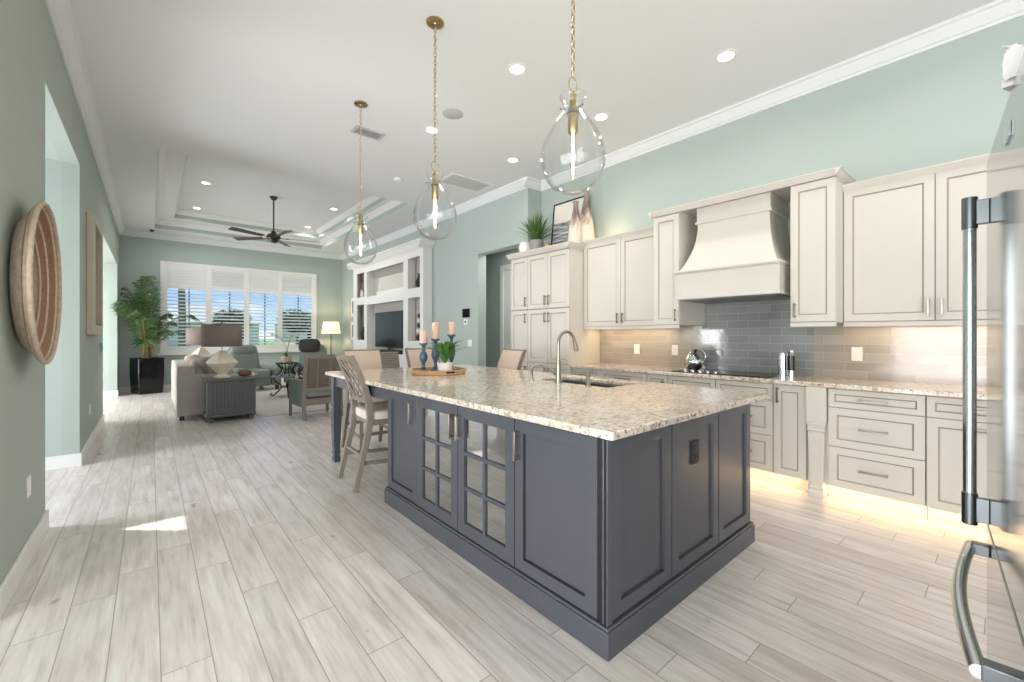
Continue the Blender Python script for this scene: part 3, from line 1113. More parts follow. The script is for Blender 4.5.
m.build('tapered_body', M['cab'], h, ang=30)
m = MB().box(-0.49, -0.012, -0.342, 0.342, 2.395, 2.422).box(-0.478, -0.012, -0.33, 0.33, 2.422, 2.560)
m.build('frieze', M['cab'], h, bevel=0.004)
MB().box(-0.63, -0.04, -0.43, 0.43, 1.636, 1.646).build('vent_filter', M['darksteel'], h)
# narrow panelled side pieces beside the hood
m = MB()

# cooktop
k_ = thing('cooktop', 'black glass cooktop with a row of round steel knobs', 'cooktop', (4.34, 1.80, 0.92))
MB().box(-0.24, 0.24, -0.455, 0.455, 0.0, 0.008).build('glass_top', M['black'], k_, bevel=0.003)
for i in range(5):
    MB().lathe([(0.021, 0.008), (0.021, 0.024), (0.016, 0.03), (0, 0.03)], (-0.20, 0.02 + i * 0.075, 0), 16).build('knob', M['chrome'], k_)
m = MB()
for x, y, r in ((0.08, -0.28, 0.10), (0.1, 0.05, 0.12), (0.08, 0.32, 0.09), (-0.1, -0.28, 0.08)):
    m.lathe([(r, 0.0082), (r, 0.0088), (r - 0.006, 0.0088), (r - 0.006, 0.0082)], (x, y, 0), 32, caps=False)
m.build('burner_ring', M['grout'], k_)

# pantry wall of tall doors
pc = []
for k, (y1, y0, hx, lab) in enumerate([(4.700, 4.342, 'r', 'tall narrow cream pantry cabinet with single doors at the far end of the run'),
                                       (4.340, 3.570, 'c', 'tall cream pantry cabinet with paired doors beside the wall cabinets')]):
    w_ = y1 - y0
    fr = []
    for za, zb, hz in ((0.117, 0.915, 0.80), (0.925, 1.640, 1.53), (1.655, 2.385, 1.76)):
        if hx == 'r': fr.append(('door', G, w_ - G, za, zb, ('v', w_ - 0.035, hz, 0.13)))
        else:
            fr.append(('door', G, w_ / 2 - G, za, zb, ('v', w_ / 2 - 0.035, hz, 0.13)))
            fr.append(('door', w_ / 2 + G, w_ - G, za, zb, ('v', w_ / 2 + 0.035, hz, 0.13)))
    cabinet('pantry_cabinet', lab, 'cabinet', None, (4.02, y1, 0), -PI / 2, w_, XW - 0.002 - 4.02, 0.115, 2.40, fr, kick=True)
m = MB()
cab_crown(m, 4.0, 3.57, 4.700, 2.462, XU + 0.01, XN, 0.52)
m.box(4.0, XW, 3.57, 4.700, 2.401, 2.45)
struct('trim_10', m, M['cab'], 'cream crown moulding on the pantry', smooth=False)

# worktop items
def outlet(name, label, loc, rz, kind='outlet', gang=1, plate=None, w=0.075, h=0.118):
    o = thing(name, label, kind, loc, rz)
    MB().box(-w / 2, w / 2, -0.007, 0, -h / 2, h / 2).build('cover_plate', plate or M['plate'], o, bevel=0.002)
    m = MB()
    if kind == 'outlet':
        for z in (-0.022, 0.022):
            m.box(-0.016, 0.016, -0.010, -0.006, z - 0.014, z + 0.014)
        m.build('socket', M['plate'] if not plate else M['blackmat'], o, bevel=0.002)
    else:
        m.box(-0.016, 0.016, -0.011, -0.006, -0.033, 0.033)
        m.build('rocker', M['plate'], o, bevel=0.002)
    return o


XS = XW - 0.008
outlet('wall_outlet', 'white outlet plate on the splashback, nearest the pantry', (XS, 2.99, 1.122), -PI / 2)
outlet('wall_outlet', 'white outlet plate on the splashback, beside the silver pitcher', (XS, 2.487, 1.122), -PI / 2)
outlet('wall_outlet', 'white outlet plate on the splashback, right of the cooktop', (XS, 0.83, 1.134), -PI / 2)

pt = thing('pitcher', 'rounded silver pitcher beside the cooktop', 'pitcher', (4.40, 2.16, 0.9292))
MB().lathe([(0.055, 0), (0.075, 0.02), (0.092, 0.07), (0.085, 0.12), (0.055, 0.165), (0.042, 0.19), (0.05, 0.215), (0.046, 0.215), (0.036, 0.19)], n=24, caps=True).build('body', M['chrome'], pt)
MB().tube([(0.0, -0.048, 0.2), (0.0, -0.085, 0.21), (0.0, -0.12, 0.17), (0.0, -0.125, 0.12), (0.0, -0.088, 0.07)], 0.008, 8).build('handle', M['chrome'], pt)
pm = thing('pepper_mill', 'tall dark and steel grinder standing right of the cooktop', 'grinder', (4.40, 1.262, 0.92))
MB().lathe([(0.032, 0), (0.032, 0.03), (0.028, 0.035), (0.028, 0.20), (0.031, 0.205), (0.031, 0.235), (0.0, 0.24)], n=20).build('body', M['chrome'], pm)
MB().lathe([(0.0285, 0.06), (0.0295, 0.06), (0.0295, 0.19), (0.0285, 0.19)], n=20, caps=False).build('dark_sleeve', M['black'], pm)
tag(MB().lathe([(0.036, 0), (0.036, 0.14), (0.032, 0.20), (0.03, 0.215), (0.0, 0.215)], (4.42, 1.335, 0.92), 20).build('steel_canister', M['chrome']), 'slim polished steel canister beside the grinder', 'canister')

# things on top of the pantry
ZP = 2.455
for x, y, zs, rs, lab, sd in ((4.30, 3.72, 0.62, 0.105, 'cone shaped drip glazed vase in front of the framed print', 0), (4.42, 3.50 + 0.14, 0.78, 0.11, 'tall drip glazed bottle vase, the taller one at the pantry end', 1)):
    v = MB().lathe([(rs * 0.80, 0), (rs * 0.95, 0.02), (rs, zs * 0.18), (rs * 0.86, zs * 0.42), (rs * 0.55, zs * 0.66), (rs * 0.34, zs * 0.82), (rs * 0.30, zs * 0.92), (rs * 0.40, zs * 0.99), (rs * 0.34, zs), (rs * 0.2, zs * 0.92)], n=28)
    tag(v.build('floor_vase', M['vase'], None, (x, y, ZP)), lab, 'vase')
af = thing('framed_print', 'framed grey seascape print leaning on the wall above the pantry', 'picture', (4.50, 4.06, ZP))
lean = Matrix.Rotation(R(7), 4, 'Y')
m = MB()
W2, H2 = 0.32, 0.78
m.box(-0.015, 0.015, -W2, -W2 + 0.02, 0, H2).box(-0.015, 0.015, W2 - 0.02, W2, 0, H2).box(-0.015, 0.015, -W2 + 0.02, W2 - 0.02, 0, 0.02).box(-0.015, 0.015, -W2 + 0.02, W2 - 0.02, H2 - 0.02, H2)
m.build('frame', M['blackmat'], af, rot=(0, R(6), 0))
MB().box(-0.006, 0.008, -W2 + 0.02, W2 - 0.02, 0.02, H2 - 0.02).build('print', M['print'], af, rot=(0, R(6), 0))


def blades(mb, c, n, L, spread, wd, rnd, droop=0.5, seg=4, lim=(9, 9)):
    for i in range(n):
        a = rnd.uniform(0, 2 * PI)
        el = rnd.uniform(0.15, 1.0)
        l = L * rnd.uniform(0.7, 1.05)
        dx, dy = math.cos(a), math.sin(a)
        sd = Vector((-dy, dx, 0)) * wd / 2
        pr = None
        for j in range(seg + 1):
            t_ = j / seg
            out = spread * el * t_
            pz_ = l * (t_ * math.sqrt(max(0.05, 1 - (spread * el / l) ** 2 * 0.6)) - droop * el * t_ * t_)
            p_ = Vector(c) + Vector((min(dx * out, lim[0]), min(dy * out, lim[1]), pz_))
            wv = sd * (1 - t_ ** 2 * 0.95)
            cur = (p_ - wv, p_ + wv)
            if pr: mb.add([pr[0], pr[1], cur[1], cur[0]], [(0, 1, 2, 3)])
            pr = cur


pp = thing('potted_grass', 'spiky green potted grass plant in a grey pot above the pantry', 'plant', (4.20, 4.37, ZP))
MB().lathe([(0.075, 0), (0.105, 0.19), (0.098, 0.19), (0.092, 0.17), (0, 0.17)], n=24).build('pot', M['greypot'], pp)
m = MB()
blades(m, (0, 0, 0.16), 170, 0.50, 0.40, 0.022, random.Random(3), 0.45, 5, (0.22, 0.25))
m.build('foliage', M['leaf3'], pp, smooth=False)
tag(MB().lathe([(0.05, 0), (0.09, 0.05), (0.1, 0.12), (0.08, 0.18), (0.06, 0.19), (0, 0.17)], n=24).build('ceramic_jar', M['whitepot'], None, (4.16, 4.56, ZP)), 'squat white ceramic jar left of the potted grass', 'jar')
tag(MB().lathe([(0.03, 0), (0.055, 0.04), (0.06, 0.08), (0.045, 0.115), (0, 0.12)], n=20).build('copper_pot', M['brass'], None, (4.20, 4.16, ZP)), 'small copper pot right of the potted grass', 'pot')

# refrigerator
FR = math.atan(0.083)
f_ = thing('refrigerator', 'stainless steel refrigerator with bar handles at the right edge', 'refrigerator', (1.0, -0.049, 0), FR)
MB().box(0.0, 1.085, -0.66, -0.055, 0.09, 1.855).build('cabinet_body', M['steel'], f_, bevel=0.004)
MB().box(0.04, 1.045, -0.62, -0.09, 0, 0.09).build('plinth', M['blackmat'], f_)


def fdoor(name, z0, z1):
    mb = MB()
    n_ = 12
    v_ = []
    for z in (z0, z1):
        for i in range(n_ + 1):
            v_.append((1.085 * i / n_, 0, z))
        v_ += [(1.085, -0.055, z), (0, -0.055, z)]
    q = n_ + 3
    fs = [tuple(range(q - 1, -1, -1))[::-1][::-1], tuple(range(q, 2 * q))[::-1][::-1]]
    fs = [tuple(range(q)), tuple(reversed(range(q, 2 * q)))]
    for i in range(q):
        j = (i + 1) % q
        fs.append((j, i, q + i, q + j))
    mb.add(v_, fs)
    return mb.build(name, M['steel'], f_, bevel=0.006)


fd = fdoor('door', 0.695, 1.865)
fz = fdoor('freezer_drawer', 0.10, 0.685)
hd_ = MB()
HXX = 0.985
hd_.tube([(HXX, 0.042, 0.72), (HXX, 0.042, 1.725)], 0.0155, 18)
hd_.build('handle', M['chrome'], fd)
for z in (0.70, 1.635):
    hb = MB()
    hb.tube([(HXX, 0.042, z), (HXX, 0.042, z + 0.1)], 0.0185, 18)
    hb.box(HXX - 0.011, HXX + 0.011, 0.0, 0.04, z + 0.012, z + 0.088)
    hb.build('handle_bracket', M['darksteel'], fd, bevel=0.002)
fb = MB()
pts = []
for i in range(13):
    t_ = i / 12
    pts.append((0.26 + 0.735 * t_, 0.062 - 0.022 * t_ + 0.026 * math.sin(PI * t_), 0.628 - 0.004 * math.sin(PI * t_)))
fb.tube(pts, 0.0145, 14)
fb.build('handle', M['chrome'], fz)
for x, dp in ((0.275, 0.06), (0.98, 0.038)):
    fb = MB()
    fb.box(x - 0.016, x + 0.016, 0.0, dp, 0.612, 0.646)
    fb.build('handle_bracket', M['darksteel'], fz, bevel=0.003)
MB().box(0.49, 0.57, 0.0, 0.005, 1.755, 1.79).build('badge', M['chrome'], fd, bevel=0.001)

sh = thing('shell_ornament', 'small white fan shaped shell ornament on top of the refrigerator', 'ornament', (1.50, -0.020, 1.866), R(-20))
m = MB()
n_ = 14
vv = []
for d_ in (-1, 1):
    for i in range(n_ + 1):
        a = R(-25 + 150 * i / n_)
        for r_, th_ in ((0.006, 0.010), (0.035, 0.010), (0.062 + 0.003 * (i % 2), 0.003)):
            vv.append((-r_ * math.cos(a), d_ * th_, 0.012 + r_ * math.sin(a) + 0.016))
ff = []
w3 = 3 * (n_ + 1)
for i in range(n_):
    for j in range(2):
        a = 3 * i + j
        ff += [(a, a + 1, a + 4, a + 3), (w3 + a, w3 + a + 3, w3 + a + 4, w3 + a + 1)]
    ff.append((3 * i + 2, w3 + 3 * i + 2, w3 + 3 * i + 5, 3 * i + 5))
m.add(vv, ff)
m.box(-0.02, 0.02, -0.02, 0.02, 0, 0.018)
m.build('fan', M['whitepot'], sh)
MB().tube([(0.05, 0.0, 0.0), (0.035, 0.0, 0.08), (-0.02, 0.0, 0.082), (-0.07, 0.0, 0.072)], [0.004, 0.006, 0.004, 0.0015], 8).build('spear', M['whitepot'], sh)

# ------------------------------------------------------------------ kitchen island
IX, IY = 2.13, 2.08
isl = thing('kitchen_island', 'slate grey kitchen island base with panelled doors and table legs', 'island', (IX, IY, 0))
off_ = (-IX, -IY, 0)
m = MB()
XF, YE, XR, YL = 1.412, 1.062, 2.862, 3.11
# carcass as panels so that the glazed bays are hollow
m.box(XF, XF + 0.012, 2.628, YL, 0.12, 0.884).box(XF, XF + 0.012, YE, 1.605, 0.12, 0.884)
m.box(XF, XF + 0.012, 1.605, 2.628, 0.12, 0.15).box(XF, XF + 0.012, 1.605, 2.628, 0.85, 0.884).box(XF, XF + 0.012, 2.10, 2.15, 0.15, 0.85)
m.box(XF, XR, YE, YE + 0.012, 0.12, 0.884).box(XF, XR, YL - 0.012, YL, 0.12, 0.884).box(XR - 0.012, XR, YE, YL, 0.12, 0.884)
m.build('body', M['isl'], isl, off_)
m = MB()
m.box(XF + 0.35, XF + 0.36, 1.60, 2.64, 0.13, 0.88).box(XF + 0.012, XF + 0.35, 1.60, 1.612, 0.13, 0.88).box(XF + 0.012, XF + 0.35, 2.628, 2.64, 0.13, 0.88)
m.box(XF + 0.012, XF + 0.35, 1.612, 2.628, 0.13, 0.142).box(XF + 0.012, XF + 0.33, 1.612, 2.628, 0.49, 0.50)
m.build('display_interior', M['cab_in'], isl, off_)
m = MB().box(1.378, 2.888, 1.024, 3.134, 0, 0.108)
m.box(1.384, 2.882, 1.030, 3.128, 0.108, 0.122)
m.build('plinth', M['isl'], isl, off_, bevel=0.004)
# dark strips paint the shade in the corner recess and panel gaps
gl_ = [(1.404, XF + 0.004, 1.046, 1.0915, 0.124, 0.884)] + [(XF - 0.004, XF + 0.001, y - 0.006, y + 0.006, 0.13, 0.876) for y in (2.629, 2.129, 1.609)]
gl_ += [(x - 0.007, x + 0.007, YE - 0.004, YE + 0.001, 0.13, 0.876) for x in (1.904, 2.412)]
for g_ in gl_: MB().box(*g_).build('groove_shade', M['isl_in'], isl, off_)
m = MB().box(1.394, 1.406, 1.058, 1.067, 0.124, 0.884)
m.box(1.392, 1.428, 1.038, 1.046, 0.124, 0.884)
m.build('corner_bead', M['isl'], isl, off_, bevel=0.002)


def idoor(y1, y0, glass=False, hy=None, z0=0.130, z1=0.876):
    w_ = y1 - y0
    loc = (XF - IX, y1 - IY, z0)
    rot = (0, 0, -PI / 2)
    h_ = z1 - z0
    if not glass:
        o = panel_mb(w_, h_, s=0.062, dep=0.013, b=0.005).build('door', [M['isl'], M['isl_in']], isl, loc, rot, smooth=False)
    else:
        m = MB()
        s_ = 0.068
        m.box(0, s_, -0.02, 0, 0, h_).box(w_ - s_, w_, -0.02, 0, 0, h_).box(s_, w_ - s_, -0.02, 0, 0, s_).box(s_, w_ - s_, -0.02, 0, h_ - s_, h_)
        m.box(w_ / 2 - 0.011, w_ / 2 + 0.011, -0.018, -0.004, s_, h_ - s_)
        for k in (1, 2):
            z = s_ + (h_ - 2 * s_) * k / 3
            m.box(s_, w_ - s_, -0.0175, -0.0045, z - 0.011, z + 0.011)
        o = m.build('glazed_door', M['isl'], isl, loc, rot, smooth=False)
        MB().box(s_ - 0.005, w_ - s_ + 0.005, -0.009, -0.006, s_ - 0.005, h_ - s_ + 0.005).build('glass_pane', M['glassc'], o, smooth=False)
    if hy: pull(o, y1 - hy, 0.752 - z0, 0.145, True, m=M['nickel'], r=0.0075, so=0.034, label='brushed steel bar handle')
    return o


idoor(3.105, 2.632, False, 2.685)
idoor(2.626, 2.132, True, 2.165)
idoor(2.126, 1.612, True, 2.093)
idoor(1.606, 1.092, False, 1.570)
for x0, x1 in ((1.430, 1.900), (1.908, 2.408), (2.416, 2.862)):
    panel_mb(x1 - x0, 0.746, s=0.062, dep=0.013, b=0.005).build('end_panel', [M['isl'], M['isl_in']], isl, (x0 - IX, YE - IY, 0.130), smooth=False)
# outlet on the end panel
oo = outlet('island_outlet', 'dark outlet plate on the end panel of the grey island', (2.152, YE - 0.008 - 0.001, 0.69), 0, plate=M['blackmat'])
# table end: aprons and turned legs
m = MB()
m.box(1.425, 1.45, YL, 4.43, 0.775, 0.884).box(2.985, 3.01, YL, 4.43, 0.775, 0.884).box(1.46, 2.975, 4.44, 4.465, 0.775, 0.884)
m.build('apron', M['isl'], isl, off_, bevel=0.002)
LEG = [(0.026, 0.0), (0.032, 0.008), (0.034, 0.04), (0.028, 0.06), (0.026, 0.075), (0.034, 0.085), (0.034, 0.10), (0.03, 0.11), (0.037, 0.3), (0.043, 0.52), (0.036, 0.55), (0.034, 0.565), (0.042, 0.575), (0.042, 0.60), (0.036, 0.615), (0.041, 0.63), (0.041, 0.884)]
for x, y in ((1.445, 4.46), (2.995, 4.46)):
    sq(LEG, (x, y, 0)).build('leg', M['isl'], isl, off_, bevel=0.003, smooth=False)

tag(MB().slab_hole((1.360, 3.045, 0.992, 4.54), (2.50, 2.89, 1.86, 2.60), 0.885, 0.92).build('island_worktop', M['granite'], None, bevel=0.007),
    'speckled cream granite worktop with a sink cutout on the island', 'worktop')

sk = thing('kitchen_sink', 'stainless undermount sink set into the island worktop', 'sink', (2.695, 2.23, 0.69))
m = MB()
a_, b_ = 0.194, 0.369
m.slab_hole((-a_ - 0.02, a_ + 0.02, -b_ - 0.02, b_ + 0.02), (-a_, a_, -b_, b_), 0.01, 0.194)
m.box(-a_ - 0.02, a_ + 0.02, -b_ - 0.02, b_ + 0.02, 0, 0.0099)
m.build('basin', mat('brushed_sink_steel', (206, 206, 204), 0.36, 0.9), sk)
MB().lathe([(0.04, 0.0102), (0.04, 0.014), (0.028, 0.014), (0.02, 0.0115), (0, 0.0115)], n=20).build('drain', M['darksteel'], sk)

fa = thing('kitchen_faucet', 'brushed nickel gooseneck faucet at the island sink', 'faucet', (2.435, 2.285, 0.92), 0)
MB().lathe([(0.030, 0), (0.030, 0.008), (0.024, 0.015), (0.022, 0.10), (0.0185, 0.16), (0.0195, 0.165), (0.0195, 0.175), (0.0145, 0.18)], n=20).build('body', M['nickel'], fa)
pts = [(0, 0, 0.17), (0, 0, 0.31)]
for i in range(1, 13):
    a = PI * (1 - i / 12 * 0.93)
    pts.append((0.095 + 0.095 * math.cos(a), 0, 0.31 + 0.095 * math.sin(a)))
MB().tube(pts, 0.0125, 14).build('spout', M['nickel'], fa)
e0 = Vector(pts[-1])
dr = (Vector(pts[-1]) - Vector(pts[-2])).normalized()
MB().tube([e0 - dr * 0.002, e0 + dr * 0.02, e0 + dr * 0.03, e0 + dr * 0.085, e0 + dr * 0.09], [0.0145, 0.0145, 0.017, 0.0205, 0.017], 16).build('spray_head', M['nickel'], fa)
MB().tube([(0, 0.018, 0.07), (0, 0.045, 0.07), (0, 0.05, 0.075), (-0.01, 0.065, 0.11)], [0.013, 0.013, 0.009, 0.006], 10).build('lever', M['nickel'], fa)
st = thing('water_tap', 'small curved nickel water tap left of the gooseneck faucet', 'tap', (2.40, 2.555, 0.92))
MB().lathe([(0.022, 0), (0.022, 0.008), (0.013, 0.014), (0.010, 0.10), (0.013, 0.105)], n=16).build('body', M['nickel'], st)
MB().tube([(0, 0, 0.10), (0, 0, 0.108), (0.01, -0.012, 0.125), (0.035, -0.03, 0.133), (0.07, -0.05, 0.125), (0.085, -0.058, 0.11)], [0.011, 0.01, 0.009, 0.008, 0.0075, 0.007], 10).build('spout', M['nickel'], st)
sd_ = thing('soap_dispenser', 'short nickel soap dispenser right of the gooseneck faucet', 'soap dispenser', (2.43, 1.985, 0.92))
MB().lathe([(0.022, 0), (0.022, 0.008), (0.016, 0.016), (0.013, 0.08), (0.009, 0.085), (0.009, 0.10), (0.012, 0.104), (0.0, 0.11)], n=16).build('body', M['nickel'], sd_)
MB().tube([(0, 0, 0.10), (0.02, 0.0, 0.112), (0.06, 0.0, 0.105)], [0.007, 0.006, 0.005], 8).build('spout', M['nickel'], sd_)

# tray with candlesticks and a fern
TCX, TCY = 2.15, 3.62
tr = thing('serving_tray', 'round wooden tray with cutout grip on the island worktop', 'tray', (TCX, TCY, 0.92))
MB().lathe([(0.25, 0), (0.262, 0.004), (0.268, 0.045), (0.262, 0.048), (0.254, 0.045), (0.25, 0.014), (0, 0.014)], n=48).build('tray_body', M['traywood'], tr)
ga = math.atan2(-TCY, -TCX) + 0.42
MB().bar((0.2665 * math.cos(ga - 0.16), 0.2665 * math.sin(ga - 0.16), 0.028), (0.2665 * math.cos(ga + 0.16), 0.2665 * math.sin(ga + 0.16), 0.028), 0.006, 0.016).build('grip_slot', M['blackmat'], tr)
CS = [(0.055, 0), (0.055, 0.012), (0.03, 0.022), (0.018, 0.04), (0.015, 0.07), (0.02, 0.085), (0.038, 0.12), (0.042, 0.145), (0.036, 0.175), (0.018, 0.205), (0.013, 0.23), (0.018, 0.25), (0.03, 0.265), (0.044, 0.272), (0.044, 0.282), (0, 0.282)]
for (px_, py_, sc, ch, lab) in ((-0.105, 0.115, 1.0, 0.125, 'shortest'), (0.03, 0.115, 1.15, 0.16, 'middle'), (0.185, 0.06, 1.3, 0.125, 'tallest')):
    z0 = 0.935
    where = {'shortest': 'lowest of three on the tray, at the window end', 'middle': 'middle one of three, half hidden by the fern', 'tallest': 'highest of three on the tray, behind the fern'}[lab]
    MBc = MB().lathe([(r_, z_ * sc) for r_, z_ in CS], n=24)
    tag(MBc.build('candlestick', M['blueglaze'], None, (TCX + px_, TCY + py_, z0)), 'slate blue turned candlestick, ' + where, 'candlestick', 'candlesticks on the island tray')
    cd = thing('pillar_candle', 'mottled cream pillar candle on the ' + {'shortest': 'lowest', 'middle': 'middle', 'tallest': 'highest'}[lab] + ' blue candlestick', 'candle', (TCX + px_, TCY + py_, z0 + 0.282 * sc), 0, 'candles on the island tray')
    MB().lathe([(0.036, 0), (0.038, 0.004), (0.038, ch), (0.034, ch + 0.003), (0.02, ch - 0.006), (0, ch - 0.008)], n=24).build('wax_body', M['wax'], cd)
    MB().tube([(0, 0, ch - 0.01), (0.001, 0, ch + 0.008)], 0.0015, 6).build('wick', M['blackmat'], cd)
fp = thing('potted_fern', 'broad leaved green fern in a white pot on the island tray', 'plant', (TCX + 0.02, TCY - 0.085, 0.935))
MB().lathe([(0.055, 0), (0.068, 0.012), (0.076, 0.095), (0.070, 0.095), (0.066, 0.08), (0, 0.08)], n=28).build('pot', M['whitepot'], fp)
m = MB()
rnd = random.Random(11)
for i in range(42):
    a = rnd.uniform(0, 2 * PI)
    up_ = rnd.uniform(0.14, 0.31)
    out = rnd.uniform(0.06, 0.24)
    dx, dy = math.cos(a), math.sin(a)
    sdv = Vector((-dy, dx, 0))
    pr = None
    wl = rnd.uniform(0.030, 0.046)
    for j in range(7):
        t_ = j / 6
        p_ = Vector((dx * out * t_, dy * out * t_, 0.08 + up_ * (1.7 * t_ - 1.0 * t_ * t_)))
        wv = sdv * wl * 0.5 * max(0.05, math.sin(PI * min(1, t_ * 0.93 + 0.07)) ** 0.8)
        fold = Vector((0, 0, 0.006 * math.sin(PI * t_)))
        cur = (p_ - wv + fold, p_, p_ + wv + fold)
        if pr:
            m.add([pr[0], pr[1], cur[1], cur[0]], [(0, 1, 2, 3)])
            m.add([pr[1], pr[2], cur[2], cur[1]], [(0, 1, 2, 3)])
        pr = cur
m.build('foliage', M['leaf2'], fp, ang=80)


# ------------------------------------------------------------------ counter stools
def make_stool(label, loc, rz):
    s = thing('counter_stool', label, 'stool', loc, rz, 'counter stools at the island')
    prof = [(-0.235, 0.0), (-0.205, 0.14), (-0.165, 0.30), (-0.125, 0.46), (-0.105, 0.60), (-0.115, 0.72), (-0.15, 0.86), (-0.20, 0.99), (-0.262, 1.125)]

    def xz(z):
        for (xa, za), (xb, zb) in zip(prof, prof[1:]):
            if za <= z <= zb: return xa + (xb - xa) * (z - za) / (zb - za)
        return prof[-1][0]
    for sy in (-1, 1):
        m = MB()
        m.chain([(x, sy * (0.205 + 0.018 * (1 - min(1, z / 0.6))), z) for x, z in prof], [0.036] * 9, [0.038, 0.042, 0.048, 0.052, 0.056, 0.054, 0.048, 0.042, 0.036], (0, 1, 0) if False else (1, 0, 0))
        m.build('rear_leg', M['greywood'], s, bevel=0.003)
        MB().bar((0.27, sy * 0.20, 0), (0.255, sy * 0.195, 0.585), 0.034, 0.034, w1=0.044, h1=0.044).build('front_leg', M['greywood'], s, bevel=0.003)
    m = MB().box(-0.10, 0.28, -0.215, 0.215, 0.53, 0.580)
    m.build('seat_frame', M['greywood'], s, bevel=0.004)
    m = MB().ellip((0.09, 0, 0.605), 0.205, 0.218, 0.045, 28, 10, 0.28)
    m.build('seat', M['seatfab'], s)
    m = MB()
    m.bar((-0.155, -0.2, 0.22), (0.26, -0.2, 0.19), 0.022, 0.03).bar((-0.155, 0.2, 0.22), (0.26, 0.2, 0.19), 0.022, 0.03)
    m.bar((0.262, -0.195, 0.22), (0.262, 0.195, 0.22), 0.022, 0.034).bar((-0.17, -0.2, 0.28), (-0.17, 0.2, 0.28), 0.022, 0.03)
    m.build('stretcher', M['greywood'], s, bevel=0.002)
    m = MB()
    for z in (0.735, 1.098):
        m.bar((xz(z), -0.19, z), (xz(z), 0.19, z), 0.034, 0.046, (0.3, 0, 1))
    m.build('back_rail', M['greywood'], s, bevel=0.003)
    # lattice
    m = MB()
    za, zb, yw = 0.755, 1.08, 0.187
    K = 3
    def seg(ya, za_, yb, zb_, off):
        n_ = 5
        for q in range(n_):
            u0, u1 = q / n_, (q + 1) / n_
            a_ = (ya + (yb - ya) * u0, za_ + (zb_ - za_) * u0)
            b_ = (ya + (yb - ya) * u1, za_ + (zb_ - za_) * u1)
            m.bar((xz(a_[1]) - off, a_[0], a_[1]), (xz(b_[1]) - off, b_[0], b_[1]), 0.015, 0.008, (1, 0, 0))
    slope = 1.0
    for sg in (1, -1):
        for k in range(-6, 7):
            c0 = (za + zb) / 2 + k * 0.128   # line z = c0 + sg*slope*y clipped to the frame
            ys = [y for y in (-yw, yw, (za - c0) / (sg * slope), (zb - c0) / (sg * slope))]
            lo = max(-yw, min(ys[2], ys[3]))
            hi = min(yw, max(ys[2], ys[3]))
            if hi - lo > 0.02: seg(lo, c0 + sg * slope * lo, hi, c0 + sg * slope * hi, 0.011 + 0.004 * sg)
    m.build('lattice', M['greywood'], s)
    # upholstered panel in front of the lattice
    v, f = [], []
    n1, n2 = 9, 7
    for d_ in (0, 1):
        for j in range(n1):
            z = 0.75 + (1.108 - 0.75) * j / (n1 - 1)
            for i in range(n2):
                y = -0.205 + 0.41 * i / (n2 - 1)
                puff = 0.020 * (1 - abs(2 * i / (n2 - 1) - 1) ** 3) * (1 - abs(2 * j / (n1 - 1) - 1) ** 3)
                v.append((xz(z) + (0.018 if d_ == 0 else 0.030 + puff), y, z))
    q = n1 * n2
    for j in range(n1 - 1):
        for i in range(n2 - 1):
            a = j * n2 + i
            f.append((a, a + n2, a + n2 + 1, a + 1))
            f.append((q + a, q + a + 1, q + a + n2 + 1, q + a + n2))
    for j in range(n1 - 1):
        a, b = j * n2, j * n2 + n2 - 1
        f += [(a, q + a, q + a + n2, a + n2), (b, b + n2, q + b + n2, q + b)]
    for i in range(n2 - 1):
        a, b = i, (n1 - 1) * n2 + i
        f += [(a, a + 1, q + a + 1, q + a), (b, q + b, q + b + 1, b + 1)]
    MB().add(v, f).build('back_cushion', M['beigefab'], s)
    return s


stool = make_stool('grey lattice back counter stool on the near long side of the island', (1.525, 3.69, 0), R(-3))
dup(stool, (1.91, 4.74, 0), -PI / 2, 'grey counter stool at the table end, the one nearer the wooden armchair')
dup(stool, (2.70, 4.74, 0), -PI / 2, 'grey counter stool at the table end, directly behind the candle tray')
dup(stool, (3.10, 3.90, 0), PI - R(6), 'grey counter stool on the pantry side of the island')

